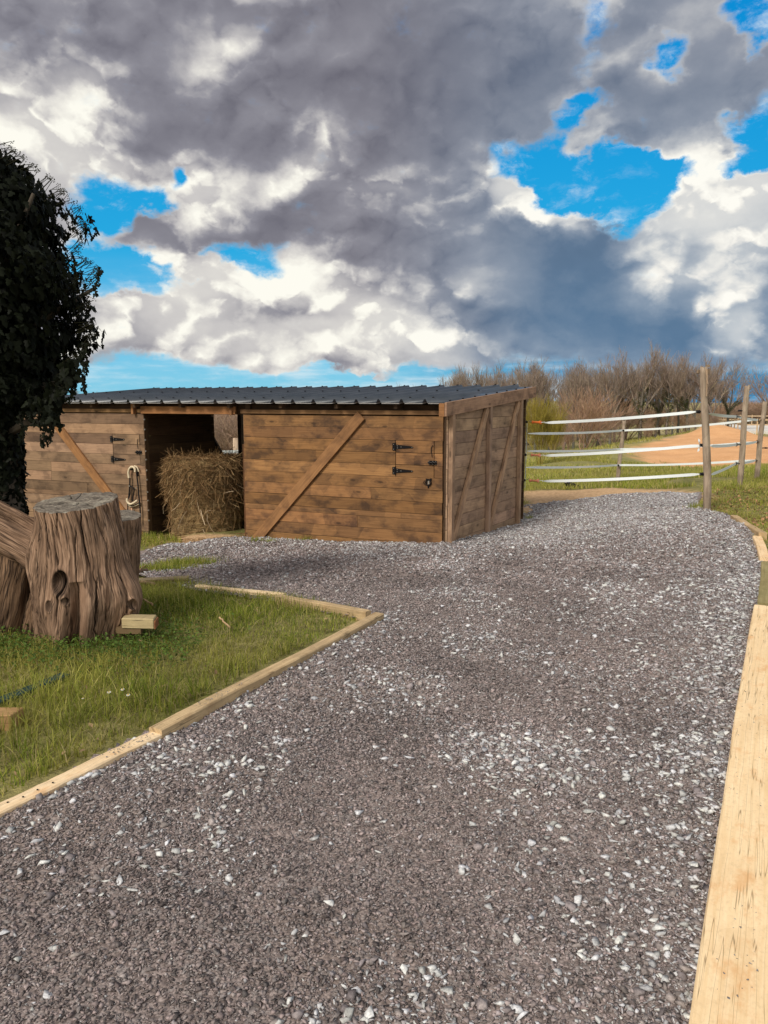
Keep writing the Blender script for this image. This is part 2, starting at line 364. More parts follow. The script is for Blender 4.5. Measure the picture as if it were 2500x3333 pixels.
class Parts:
    """like MB, but every box or tube becomes its own object"""
    def __init__(s): s.l = []
    def box(s, *a, **k): s.l.append(MB().box(*a, **k)); return s
    def tube(s, *a, **k): s.l.append(MB().tube(*a, **k)); return s
    def build(s, name, mat, parent=None, **k): return [m_.build(name, mat, parent, **k) for m_ in s.l]
# ------------------------------------------------------------------ materials
def newmat(name):
    m = bpy.data.materials.new(name); m.use_nodes = True; t = NT(m.node_tree)
    for nd in list(t.n): t.n.remove(nd)
    b = t.n.new('ShaderNodeBsdfPrincipled'); o = t.n.new('ShaderNodeOutputMaterial'); t.l.new(b.outputs[0], o.inputs[0])
    b.inputs['Specular IOR Level'].default_value = .25
    return m, t, b
def setc(t, b, col, rough=.8, bump=None, bs=.3, bd=.01):
    if isinstance(col, bpy.types.NodeSocket): t.l.new(col, b.inputs['Base Color'])
    else: b.inputs['Base Color'].default_value = (*col, 1)
    if isinstance(rough, bpy.types.NodeSocket): t.l.new(rough, b.inputs['Roughness'])
    else: b.inputs['Roughness'].default_value = rough
    if bump is not None:
        bn = t.new('ShaderNodeBump', {'Height': bump, 'Strength': bs, 'Distance': bd}); t.l.new(bn.outputs[0], b.inputs['Normal'])
def simple(name, col, rough=.6, metal=0.0, var=.15, scale=30):
    m, t, b = newmat(name); o = t.new('ShaderNodeTexCoord').outputs['Object']
    n = t.noise(o, scale, 4, .6); c = t.mix(t.math('MULTIPLY', n, var*2), col, tuple(x*.45 for x in col))
    setc(t, b, c, rough, n, .2, .003); b.inputs['Metallic'].default_value = metal; return m
def tintmat(name, rough=.8, mult=(1,1,1), trans=0.0, noise=None, spec=.25):
    m, t, b = newmat(name); a = t.new('ShaderNodeAttribute', attribute_name='tint').outputs['Color']
    c = t.mix(1.0, a, mult, 'MULTIPLY') if mult != (1,1,1) else a
    bump = None
    if noise:
        o = t.new('ShaderNodeTexCoord').outputs['Object']; n = t.noise(o, noise, 5, .65)
        c = t.mix(t.mapr(n, .3, .7, 0, .55), c, (0.0, 0.0, 0.0)); c = t.mix(.25, c, a); bump = n
    setc(t, b, c, rough, bump, .4, .004); b.inputs['Specular IOR Level'].default_value = spec
    if trans:
        tr = t.new('ShaderNodeBsdfTranslucent', {'Color': c}); mx = t.new('ShaderNodeMixShader', {0: trans, 1: b.outputs[0], 2: tr.outputs[0]})
        out = [nd for nd in t.n if nd.type == 'OUTPUT_MATERIAL'][0]; t.l.new(mx.outputs[0], out.inputs[0])
    return m
def woodmat(name, light, dark, stain, stain_amt=.6, rough=.75, grain=1.0, knots=True, bs=.35, checks=0.0):
    m, t, b = newmat(name); uv = t.new('ShaderNodeTexCoord').outputs['UV']
    tint = t.new('ShaderNodeAttribute', attribute_name='tint').outputs['Color']
    wv = t.vmath('ADD', uv, t.vmath('SCALE', t.noise(t.mapping(uv, scale=(1.5, 6, 1)), 1.0, 3, .5, color=True), scale=.02))
    g1 = t.noise(t.mapping(wv, scale=(2.0, 55, 1)), 1.0, 5, .6); g2 = t.noise(t.mapping(wv, scale=(6.0, 220, 1)), 1.0, 3, .6)
    base = t.mix(t.mapr(t.math('ADD', t.math('MULTIPLY', g1, .7), t.math('MULTIPLY', g2, .3)), .32, .68), light, dark)
    # blotchy stain with brush overlaps, running across the board
    s1 = t.noise(t.mapping(uv, scale=(3.2, 5, 1)), 1.0, 4, .6); s2 = t.new('ShaderNodeTexVoronoi', {'Vector': t.mapping(wv, scale=(2.6, 2.0, 1)), 'Scale': 1.0}, feature='F1', voronoi_dimensions='2D').outputs['Color']
    sx = t.new('ShaderNodeSeparateXYZ', {0: s2}).outputs[0]
    st = t.math('ADD', t.mapr(s1, .42, .68, 0, .75), t.mapr(sx, .35, .9, 0, .35), clamp=True)
    base = t.mix(t.math('MULTIPLY', st, stain_amt), base, stain)
    if knots:
        kn = t.new('ShaderNodeTexVoronoi', {'Vector': t.mapping(wv, scale=(1.7, 4.5, 1)), 'Scale': 1.0}, feature='F1', voronoi_dimensions='2D').outputs['Distance']
        kr = t.mapr(t.new('ShaderNodeSeparateXYZ', {0: t.new('ShaderNodeTexVoronoi', {'Vector': t.mapping(wv, scale=(1.7, 4.5, 1)), 'Scale': 1.0}, feature='F1', voronoi_dimensions='2D').outputs['Color']}).outputs[1], .66, .7)
        kn = t.math('ADD', kn, t.math('SUBTRACT', 1.0, kr))
        base = t.mix(t.mapr(kn, .12, .03, 0, .7), base, tuple(x*.35 for x in stain))
        rings = t.math('SINE', t.math('MULTIPLY', kn, 60)); base = t.mix(t.math('MULTIPLY', t.mapr(kn, .42, .15, 0, .28), t.mapr(rings, -1, 1)), base, stain)
    if checks:
        ck = t.noise(t.mapping(wv, scale=(.9, 38, 1)), 1.0, 2, .5); base = t.mix(t.mapr(t.math('ABSOLUTE', t.math('SUBTRACT', ck, .5)), .012, .0, 0, checks), base, tuple(x*.35 for x in stain))
        fz = t.noise(t.mapping(uv, scale=(45, 60, 1)), 1.0, 4, .7); base = t.mix(t.mapr(fz, .45, .75, 0, .55), base, tuple(x*.75 for x in dark)); pt_ = t.noise(t.mapping(uv, scale=(5, 9, 1)), 1.0, 5, .65); base = t.mix(t.mapr(pt_, .52, .70, 0, .6), base, tuple(x*y for x, y in zip(stain, (1.15, .95, .8))))
    base = t.mix(1.0, base, tint, 'MULTIPLY')
    setc(t, b, base, rough, t.math('ADD', g1, t.math('MULTIPLY', g2, .5)), bs, .004); return m

# ------------------------------------------------------------------ ground sheet
def axis_x():
    a = [0.0]; st = .12
    while a[-1] < 900:
        a.append(a[-1]+st)
        if a[-1] > 8: st *= 1.06
    return np.array([-v for v in a[:0:-1]] + a)
def axis_y():
    a = [0.0]; st = .12
    while a[-1] < 1100:
        a.append(a[-1]+st)
        if a[-1] > 30: st *= 1.03
    b = [0.0]; st = .5
    while b[-1] < 350: b.append(b[-1]+st); st *= 1.15
    return np.array([-v for v in b[:0:-1]] + a)
GX, GY = axis_x(), axis_y(); XX, YY = np.meshgrid(GX, GY)
ZZ = hgt(XX, YY)
r_ = np.hypot(XX, YY)
# gravel driveway outline, from photo positions
def pxy(px, py): g = GP(px, py); return (g[0], g[1])
DRIVE_L = [(-1.35, -1.0), pxy(-60, 2700), pxy(0,2672), pxy(250,2540), pxy(480,2420), pxy(540,2385), pxy(900,2210), pxy(1246,2030), pxy(1250,2022), pxy(1100,1997), pxy(920,1960), pxy(640,1926), pxy(540,1898), pxy(450,1868), pxy(395,1828), pxy(400,1806),
           pxy(480,1797), pxy(560,1775), pxy(640,1768), pxy(700,1757), pxy(790,1752), pxy(1100,1762), pxy(1440,1768), pxy(1560,1740), pxy(1695,1694), pxy(1712,1650),
           pxy(1800,1637), pxy(2000,1614), pxy(2150,1606), pxy(2270,1607), pxy(2262,1640), pxy(2290,1664), pxy(2380,1686), pxy(2450,1760), pxy(2485,1850), pxy(2470,1960), pxy(2425,2000), pxy(2370,2500), pxy(2300,3340), (.70, .9), (.42, -1.0)]
def grow(poly, d):
    c_ = []; n_ = len(poly); A_ = sum(poly[i][0]*poly[(i+1)%n_][1]-poly[(i+1)%n_][0]*poly[i][1] for i in range(n_)); s_ = 1 if A_ > 0 else -1
    for i in range(n_):
        p0, p1, p2 = (np.array(poly[j % n_]) for j in (i-1, i, i+1)); a_ = p1-p0; b_ = p2-p1; a_ = a_/(np.linalg.norm(a_)+1e-9); b_ = b_/(np.linalg.norm(b_)+1e-9); t_ = a_+b_; t_ /= np.linalg.norm(t_)+1e-9
        c_.append(tuple(p1 + np.array([t_[1], -t_[0]])*s_*d))
    return c_
DRIVE_G = grow(DRIVE_L, .07)
din = inside(DRIVE_G, XX, YY)
def zone_cols(x, y, z):
    """fraction of bare earth, 0..1, by place"""
    return 0
# dirt strip beyond the gravel and around the shed mouth; orange spoil; straw-dry grass
SPOIL0 = [(0,0)]
#, pxy(2080,1452), pxy(2200,1418), pxy(2310,1398), pxy(2400,1450), pxy(2510,1440), pxy(2540,1490), pxy(2480,1493), pxy(2400,1500), pxy(2300,1505), pxy(2205,1506), pxy(2150,1480)]
def pD(px, D): q = P(px, 1440, D); return (q[0], q[1])
SPOIL = [pD(2000,50), pD(2170,62), pD(2290,72), pD(2350,75), pD(2420,72.5), pD(2600,72.5), pD(2800,60), pD(2600,34), pD(2400,34), pD(2200,36), pD(2120,42)]
STRIP = [pxy(1690,1600), pxy(1800,1594), pxy(2100,1590), pxy(2280,1600), pxy(2290,1660), pxy(2000,1640), pxy(1700,1710)]
MOUTH = [pxy(440,1765), pxy(560,1748), pxy(800,1745), pxy(830,1770), pxy(640,1790), pxy(500,1790)]
def soft(poly, x, y, wd, amp):
    d = segdist(poly, x, y); s = np.where(inside(poly, x, y), d, -d)
    return np.clip((s + amp*(fbm(x*1.3, y*1.3)-.5)*2)/wd+.5, 0, 1)
mS = soft(SPOIL, XX, YY, 1.2, 2.0); mT = soft(STRIP, XX, YY, .3, .5); mM = soft(MOUTH, XX, YY, .15, .12)
near = np.exp(-np.clip(r_-14, 0, None)/14.0)
ZZ = ZZ + (fbm(XX*1.1, YY*1.1)-.5)*.10*np.clip((r_-6)/6, 0, 1)*near + (fbm(XX*4, YY*4)-.5)*.03*near
ZZ = ZZ + mS*(-.10 + .35*(fbm(XX*.35, YY*.35)-.5)+ .30*(fbm(XX*1.7, YY*1.7)-.5)) + mS*.85*np.exp(-((XX-P(2290,1400,70)[0])/2.6)**2-((YY-68)/7)**2) 
ZZ = ZZ + (fbm(XX/60, YY/60)-.5)*1.6*np.clip((r_-60)/100, 0, 1)
dd = segdist(DRIVE_G, XX, YY)
ZZ = np.where(din, ZZ - np.clip((dd-.08)/.15, 0, 1)*.05, ZZ)
def base_h(x, y): return hgt(x, y)
V = np.stack([XX, YY, ZZ], -1).reshape(-1, 3); ny, nx = XX.shape
idx = np.arange(ny*nx).reshape(ny, nx); Q = np.stack([idx[:-1,:-1], idx[:-1,1:], idx[1:,1:], idx[1:,:-1]], -1).reshape(-1, 4)
zc = np.stack([mS, np.clip(mT+mM, 0, 1), np.clip((r_-14)/30, 0, 1)], -1).reshape(-1, 3)
m, t, b = newmat('ground_soil_and_turf')
ob = t.new('ShaderNodeTexCoord').outputs['Object']; at = t.new('ShaderNodeSeparateColor', {0: t.new('ShaderNodeAttribute', attribute_name='tint').outputs['Color']})
gn = t.noise(ob, 1.2, 5, .6); gf = t.noise(ob, 14, 5, .65); gff = t.noise(ob, 90, 3, .6)
turf = t.mix(t.mapr(gn, .35, .65), (.17, .17, .04), (.38, .33, .13)); turf = t.mix(t.mapr(gf, .35, .7, 0, .6), turf, (.05, .045, .015))
field = t.mix(t.mapr(t.noise(ob, .05, 4, .6), .4, .62), (.30, .28, .09), (.42, .34, .18)); field = t.mix(t.mapr(gn, .4, .7, 0, .5), field, (.10, .09, .035))
turf = t.mix(at.outputs[2], turf, field)
spoil = t.mix(t.mapr(t.math('ADD', t.math('MULTIPLY', gf, .5), t.math('MULTIPLY', t.noise(ob, .5, 6, .7), .5)), .35, .68), (.80, .46, .23), (.60, .30, .13)); spoil = t.mix(t.mapr(t.noise(ob, 3.5, 6, .7), .5, .75, 0, .5), spoil, (.72, .42, .2))
dirt = t.mix(t.mapr(gf, .35, .7), (.66, .44, .25), (.44, .27, .14)); dirt = t.mix(t.mapr(gff, .6, .75, 0, .8), dirt, (.10, .06, .03))
c = t.mix(at.outputs[1], turf, dirt); c = t.mix(at.outputs[0], c, spoil)
setc(t, b, c, .95, t.math('ADD', gf, t.math('MULTIPLY', gff, .4)), .7, .05)
ground = tag(npmesh('ground', V, Q, m, smooth=True, col=zc), 'grassy rolling ground with a bare orange earth bank', kind='structure')

DRIVE_S = grow(DRIVE_L, .03)
# ------------------------------------------------------------------ driveway base sheet
gx = np.arange(-3.4, 5.6, .05); gy = np.arange(-1.0, 16.0, .05); DX, DY = np.meshgrid(gx, gy)
def drive_bump(x, y): return (fbm(x*1.6, y*1.6)-.5)*.05 + (fbm(x*5, y*5, 2)-.5)*.03
DXj = DX + (fbm(DX*3, DY*3)-.5)*.0; jit = .02+.13*np.clip((DY-7.2)/4, 0, 1)
sdv = np.where(inside(DRIVE_G, DX, DY), 1, -1)*segdist(DRIVE_G, DX, DY)
keep = sdv + (fbm(DX*2.5, DY*2.5)-.5)*jit > -.02
def drive_h(x, y): return hgt(x, y) + .008 + drive_bump(x, y) + np.exp(-segdist(DRIVE_G, x, y)/.25)*.015
DZ = drive_h(DX, DY)
ii = np.arange(DX.size).reshape(DX.shape); kc = keep[:-1,:-1] & keep[:-1,1:] & keep[1:,1:] & keep[1:,:-1]
Q = np.stack([ii[:-1,:-1][kc], ii[:-1,1:][kc], ii[1:,1:][kc], ii[1:,:-1][kc]], -1)
used = np.unique(Q); remap = np.zeros(DX.size, int); remap[used] = np.arange(len(used)); V = np.stack([DX, DY, DZ], -1).reshape(-1, 3)[used]
m, t, b = newmat('crushed_slate_fines')
ob = t.new('ShaderNodeTexCoord').outputs['Object']
v1 = t.new('ShaderNodeTexVoronoi', {'Vector': ob, 'Scale': 95.0}); v2 = t.new('ShaderNodeTexVoronoi', {'Vector': ob, 'Scale': 38.0})
c1 = t.new('ShaderNodeSeparateColor', {0: v1.outputs['Color']}).outputs[0]; c2 = t.new('ShaderNodeSeparateColor', {0: v2.outputs['Color']}).outputs[0]
c = t.mix(c1, (.17, .135, .125), (.38, .315, .295)); c = t.mix(t.mapr(c2, .72, .95, 0, .75), c, (.33, .30, .29))
c = t.mix(t.mapr(t.noise(ob, .9, 4, .6), .4, .7, 0, .5), c, (.27, .205, .17)); c = t.mix(t.mapr(v1.outputs['Distance'], .4, .8, 0, .45), c, (.05, .038, .036))
setc(t, b, c, .9, t.math('MULTIPLY', t.math('ADD', v1.outputs['Distance'], v2.outputs['Distance']), -1.0), .45, .008)
tag(npmesh('gravel_driveway', V, remap[Q], m, smooth=True), 'grey gravel driveway widening past the wooden shed', kind='structure')

# ------------------------------------------------------------------ loose stones
def rock_templates(k, npts, seed):
    out = []; rg = np.random.default_rng(seed)
    for i in range(k):
        bm = bmesh.new(); p = rg.normal(size=(npts, 3)); p /= np.linalg.norm(p, axis=1)[:,None]; p *= rg.uniform(.62, 1.05, (npts, 1)); p *= [1.1, rg.uniform(.5, .9), rg.uniform(.3, .55)]
        for q in p: bm.verts.new(q)
        r = bmesh.ops.convex_hull(bm, input=bm.verts); bmesh.ops.delete(bm, geom=[g for g in bm.verts if not g.link_faces], context='VERTS')
        bmesh.ops.triangulate(bm, faces=bm.faces); bm.verts.index_update()
        out.append((np.array([v.co for v in bm.verts]), np.array([[v.index for v in f.verts] for f in bm.faces]))); bm.free()
    return out
def rotmats(n, tilt):
    yaw = RNG.uniform(0, 2*np.pi, n); a = RNG.normal(0, tilt, n); b_ = RNG.normal(0, tilt, n)
    cy, sy, ca, sa, cb, sb = np.cos(yaw), np.sin(yaw), np.cos(a), np.sin(a), np.cos(b_), np.sin(b_)
    Z = np.zeros(n); O = np.ones(n)
    Rz = np.stack([cy,-sy,Z, sy,cy,Z, Z,Z,O], -1).reshape(n,3,3); Rx = np.stack([O,Z,Z, Z,ca,-sa, Z,sa,ca], -1).reshape(n,3,3); Ry = np.stack([cb,Z,sb, Z,O,Z, -sb,Z,cb], -1).reshape(n,3,3)
    return Rz@Rx@Ry
def scatter_rocks(tmpl, pos, size, tilt, col):
    Vs, Fs, Cs = [], [], []; base = 0; pick = RNG.integers(0, len(tmpl), len(pos)); Rm = rotmats(len(pos), tilt)
    for k, (tv, tf) in enumerate(tmpl):
        s = np.where(pick == k)[0]
        if not len(s): continue
        v = np.einsum('nij,mj->nmi', Rm[s], tv)*size[s][:,None,None] + pos[s][:,None,:]
        Vs.append(v.reshape(-1, 3)); Fs.append((tf[None]+ (np.arange(len(s))*len(tv))[:,None,None] + base).reshape(-1, 3)); Cs.append(np.repeat(col[s], len(tv), 0)); base += v.shape[0]*v.shape[1]
    return np.concatenate(Vs), np.concatenate(Fs), np.concatenate(Cs)
def pale_density(x, y):
    """how much loose pale stone lies here, 0..1"""
    # left board edge, right board edge, shed skirt, far apron, patches
    wl = np.exp(-segdist([pxy(0,2672), pxy(480,2420), pxy(900,2210), pxy(1246,2030), pxy(1256,2005)], x, y, False)/.16)
    wr = np.exp(-segdist([pxy(2250,3340), pxy(2330,2500), pxy(2395,2000), pxy(2440,1850), pxy(2400,1720)], x, y, False)/(.10+.06*y))
    ws = np.exp(-segdist([pxy(560,1775), pxy(790,1752), pxy(1100,1762), pxy(1440,1768), pxy(1695,1694)], x, y, False)/.45)
    far = np.clip((y-8.0)/3.0, 0, 1); far = far*(x > -.5+0*y) + .35*far*(x <= -.5)
    pt = np.clip((fbm(x*1.5+4, y*1.2+9, 4)-.45)*4.0, 0, 1)*.5
    return np.clip(.06+np.maximum.reduce([wl*.55, wr*.9, ws*1.0, far*.9, pt*np.clip(1.2-y*.06, .3, 1)]), .05, 1)
def sample_drive(n, y0, y1):
    out = []; tot = 0
    while tot < n:
        y = RNG.uniform(y0, y1, n*3); x = RNG.uniform(-3.2, 5.4, n*3)
        # only what the camera could see, with a margin for a step to the side
        m_ = inside(DRIVE_S, x, y) & (np.abs(x) < .56*y+.8); out.append(np.stack([x[m_], y[m_]], -1)); tot += m_.sum()
    return np.concatenate(out)[:n]
small = rock_templates(12, 7, 1); big = rock_templates(18, 10, 2)
def chips(n, y0, y1, s0, s1, bright):
    q = sample_drive(n, y0, y1); d = pale_density(q[:,0], q[:,1]); sz = s0*np.exp(RNG.random(len(q))**1.5*math.log(s1/s0))
    sh = RNG.random(len(q)); pale = RNG.random(len(q)) < d*bright
    c = np.where(pale[:,None], np.array([.52,.51,.52])*(.65+.6*sh[:,None]), np.array([.325,.282,.272])*(.38+1.15*sh[:,None]**1.15))
    c *= (.66+.68*fbm(q[:,0]*1.4+2, q[:,1]*1.1+6, 4))[:,None]; c[:,0] *= RNG.uniform(.97, 1.10, len(q)); pos = np.c_[q, drive_h(q[:,0], q[:,1]) + sz*.24]
    return scatter_rocks(small, pos, sz, .35, c)
def stones(n, y0, y1, s0, s1):
    q = sample_drive(n*5, y0, y1); d = pale_density(q[:,0], q[:,1]); q = q[RNG.random(len(q)) < d**1.3]; q = q[:n]
    sz = s0*np.exp(RNG.random(len(q))**2.6*math.log(s1/s0)); sh = RNG.random(len(q))
    c = np.array([.70,.70,.695])*(.62+.62*sh[:,None]**.8); dk = RNG.random(len(q)) < .42; c[dk] *= (np.array([.52,.45,.44])*RNG.uniform(.6,1.25,(dk.sum(),1))); c[:,2] *= RNG.uniform(.95, 1.06, len(q))
    pos = np.c_[q, drive_h(q[:,0], q[:,1]) + sz*.2]
    return scatter_rocks(big, pos, sz, .3, c)
def merge(parts):
    Vs, Fs, Cs = [], [], []; b_ = 0
    for v, f, c in parts: Vs.append(v); Fs.append(f+b_); Cs.append(c); b_ += len(v)
    return np.concatenate(Vs), np.concatenate(Fs), np.concatenate(Cs)
V, Fc, Cc = merge([chips(85000, .9, 3.6, .0035, .012, .22), chips(34000, .9, 3.8, .006, .015, .34), chips(9000, .9, 3.8, .010, .019, .34), chips(30000, 3.4, 7.4, .009, .021, .5), chips(62000, 3.2, 7.2, .006, .018, .45), chips(56000, 6.8, 15.5, .012, .032, .95)])
stone_mat = tintmat('stone', .88, noise=120)
tag(npmesh('gravel', V, Fc, stone_mat, col=Cc), 'fine crushed slate chips covering the driveway', kind='stuff')
V, Fc, Cc = merge([stones(8500, .9, 3.5, .005, .030), stones(9000, 3.0, 6.8, .008, .034), stones(15000, 6.2, 15.5, .013, .040)])
tag(npmesh('loose_stones', V, Fc, stone_mat, col=Cc), 'pale broken stones lying loose over the driveway', kind='stuff')
# ------------------------------------------------------------------ the field shelter
wood_front = woodmat('stained_board', (.40,.205,.082), (.25,.12,.047), (.085,.045,.026), .95, .68)
wood_grey = woodmat('side_board', (.47,.31,.205), (.32,.205,.135), (.14,.088,.06), .8, .75)
wood_brace = woodmat('brace_timber', (.40,.225,.105), (.27,.15,.07), (.12,.065,.035), .7, .7)
wood_left = woodmat('left_board', (.36,.225,.14), (.24,.15,.095), (.11,.068,.045), .85, .75)
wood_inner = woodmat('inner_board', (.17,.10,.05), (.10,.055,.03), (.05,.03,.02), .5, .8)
metal_blk = simple('black_ironwork', (.012,.010,.011), .42, .3)
metal_zinc = simple('bright_screw', (.55,.52,.48), .4, .8)
m, t, b = newmat('roof_steel')
o_ = t.new('ShaderNodeTexCoord').outputs['Object']
setc(t, b, t.mix(t.mapr(t.noise(o_, 3, 4, .6), .3, .7), (.022,.03,.042), (.038,.047,.062)), .33, t.noise(o_, 40, 2, .5), .03, .002); b.inputs['Specular IOR Level'].default_value = .6
roof_mat = m
felt_mat = simple('roof_underlay', (.62,.58,.56), .8)

C0 = P(1438, 1771, 10.2); UU = np.array([math.sin(R(-65.5)), math.cos(R(-65.5)), 0]); VV = np.array([math.sin(R(29.5)), math.cos(R(29.5)), 0]); ZU = np.array([0,0,1.])
def SP(u, v, z): return np.array([C0[0], C0[1], 0]) + u*UU + v*VV + z*ZU
def topx(p):
    d = p - np.array([0,0,CAMZ]); dep = d[1]*math.cos(PITCH) - d[2]*math.sin(PITCH); return 1250 + F*d[0]/dep, 1666.5 - F*(d[1]*math.sin(PITCH)+d[2]*math.cos(PITCH))/dep
def uat(px, z=.5, v=0.0):
    lo, hi = -2, 12
    for _ in range(50):
        mid_ = (lo+hi)/2
        if topx(SP(mid_, v, z))[0] > px: lo = mid_
        else: hi = mid_
    return lo
def vat(px, z, u):
    lo, hi = -1, 6
    for _ in range(50):
        mid_ = (lo+hi)/2
        if topx(SP(u, mid_, z))[0] < px: lo = mid_
        else: hi = mid_
    return lo
def zat(px, py, u=None, v=0.0):      # height on the front plane (or side plane) seen at a photo position
    pt = SP(uat(px, .5, v), v, 0); lo, hi = -2, 3
    for _ in range(50):
        mid_ = (lo+hi)/2; pt[2] = mid_
        if topx(pt)[1] > py: lo = mid_
        else: hi = mid_
    return lo
U_R0, U_R1 = 0.0, uat(796); U_L0, U_L1 = uat(474), uat(46)
ZT = 1.395
shed = empty('wooden_shed', tuple(SP(U_L1/2, 0, -.5)), 'long brown plank field shelter with dark ribbed metal roof and open doorway', 'shed')
def rc(lo=.62, hi=1.3, warm=.08):
    k = random.uniform(lo, hi); return (k*random.uniform(1-warm*.3, 1+warm*.4), k, k*random.uniform(1-warm, 1+warm*.4))
TH = .022
rows_w = [.165,.165,.165,.165,.165,.165,.165,.165,.078,.168,.165,.165,.165,.165]
def rows(ztop, off=0.0):
    z = ztop; out = []
    for w_ in rows_w: out.append((z-w_+.004, z)); z -= w_
    return out
def plank_run(mb, u0, u1, z0, z1, v=0.0, th=TH, thick_in=True, wob=.0015):
    """one board between two u stations, slightly uneven"""
    dz = random.uniform(-wob, wob); dv = random.uniform(-.003, .0015); u0, u1 = min(u0, u1), max(u0, u1)
    mb.box(SP(u1, v+dv, z0+dz), -UU*(u1-u0), ZU*(z1-z0), VV*th, rc())
def zground(u, v=0.0): q = SP(u, v, 0); return hz(q[0], q[1])
def front_panel(ua, ub, hatch, name, mat, stag):
    mb = MB(); hb = MB()
    for i, (z0, z1) in enumerate(rows(ZT)):
        if z1 < min(zground(ua), zground(ub)) - .02: break
        e0 = ua + random.uniform(-.004, .004); e1 = ub + random.uniform(-.006, .008)
        if hatch and hatch[2]-.08 < (z0+z1)/2 < hatch[3]+.08:
            ha, hb_ = hatch[0], hatch[1]
            plank_run(mb, e0, ha-.005, z0, z1); plank_run(mb, hb_+.005, e1, z0, z1); plank_run(hb, ha+.003, hb_-.003, z0+.001, z1)
        elif random.random() < stag:
            c = random.uniform(ua+.6, ub-.6); plank_run(mb, e0, c-.001, z0, z1); plank_run(mb, c+.001, e1, z0, z1)
        else: plank_run(mb, e0, e1, z0, z1)
    # nails near the ends are dark dots
    for i, (z0, z1) in enumerate(rows(ZT)):
        for uu in (ua+.035, ub-.035):
            for fz in (.22, .78): q = SP(uu, -.0035, z0+(z1-z0)*fz); mb.box(q, -UU*.005, ZU*.005, VV*.004, (.08,.06,.05))
    wall = mb.build(name, mat, shed, bevel=.002)
    h = hb.build('hatch', mat, shed, bevel=.002) if hatch else None
    return wall, h
hR = (uat(1413, .85), uat(1288, .85), zat(1350, 1550)+.0, ZT-.165*2)
hL = (uat(455, .85), uat(368, .85), zat(410, 1512), ZT-.165*2)
wallR, hatchR = front_panel(U_R0, U_R1, (hR[0], hR[1], ZT-.165*5+.01, ZT-.165*2), 'front_wall', wood_front, .25)
wallL, hatchL = front_panel(U_L0, U_L1, (hL[0], hL[1], ZT-.165*5+.01, ZT-.165*2), 'front_wall', wood_left, .5)
wallL['label'] = 'greyer left front plank wall'; wallR['label'] = 'orange brown right front plank wall'
# diagonal braces on the front
def brace(p0, p1, wd, th, nrm, mat, par, col=None):
    p0 = np.array(p0); p1 = np.array(p1); d = p1-p0; sd = np.cross(d, nrm); sd = sd/np.linalg.norm(sd)*wd
    mb = MB(); mb.box(p0 - sd/2, d, sd, np.array(nrm)*th, col or rc(.95,1.1)); return mb.build('brace', mat, par, bevel=.003)
NF = -np.cross(UU, ZU); NF = NF if NF[1] < 0 else -NF
def fp(px, py, off): u = uat(px, zat(px, py)); return SP(u, 0, zat(px, py)) + NF*off
brace(fp(835,1757,.005), fp(1178,1352,.005), .15, .035, NF, wood_brace, shed, (.95,.85,.75))
brace(fp(462,1748,.005), fp(160,1346,.005), .15, .035, NF, wood_brace, shed, (.95,.82,.70))
# side wall
USD = -.075; VE = vat(1690, .2, -.1)
mb = MB(); z = ZT + .55; zi = 0
def roofz(v): return 1.565 + .0725*(v+.2)
sw = [(ZT-.165*i-.161, ZT-.165*i) for i in range(-3, 13)]
for z0, z1 in sw:
    z0 -= .04; z1 -= .04
    va = -.01 if z1 < roofz(0)-.05 else (z1 - roofz(0)+.05)/.0725 - .4
    if va > VE-.1: continue
    va = max(va, -.01); mids = [VE*.49] if random.random() < .45 else []
    st = [va] + [q for q in mids if q > va+.2] + [VE]
    for a_, b_ in zip(st[:-1], st[1:]):
        mb.box(SP(USD+random.uniform(-.002,.002), a_+.001, z0), VV*(b_-a_-.002), ZU*(z1-z0), UU*TH, rc(.85,1.2))
mb.build('side_wall', wood_grey, shed, bevel=.002)
mb = Parts(); NS = -UU
V2 = vat(1588, .3, -.1)
for vv, wd, ztp in ((.045, .085, roofz(0)-.12), (V2, .085, roofz(V2)-.12), (VE-.045, .085, roofz(VE)-.12)):
    mb.box(SP(USD-.003, vv-wd/2, -.75), ZU*(ztp+.75), VV*wd, NS*.06, rc(.9,1.15))
mb.build('batten', wood_grey, shed, bevel=.003)
for va, vb in ((.13, V2-.075), (V2+.09, VE-.12)):
    zb = hz(*SP(-.1, va, 0)[:2])-.02; brace(SP(USD-.003, va, zb+.06), SP(USD-.003, vb, roofz(vb)-.17), .12, .04, NS, wood_grey, shed, (1.2,1.15,1.05))
# posts of the frame
mb = Parts()
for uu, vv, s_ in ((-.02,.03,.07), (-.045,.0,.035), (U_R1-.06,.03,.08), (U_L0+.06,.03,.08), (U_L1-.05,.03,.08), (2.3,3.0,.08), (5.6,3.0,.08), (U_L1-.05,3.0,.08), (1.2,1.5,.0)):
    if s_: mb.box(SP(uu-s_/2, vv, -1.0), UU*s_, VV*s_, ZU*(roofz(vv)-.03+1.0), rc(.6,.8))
mb.build('frame_post', wood_inner, shed, bevel=.003)
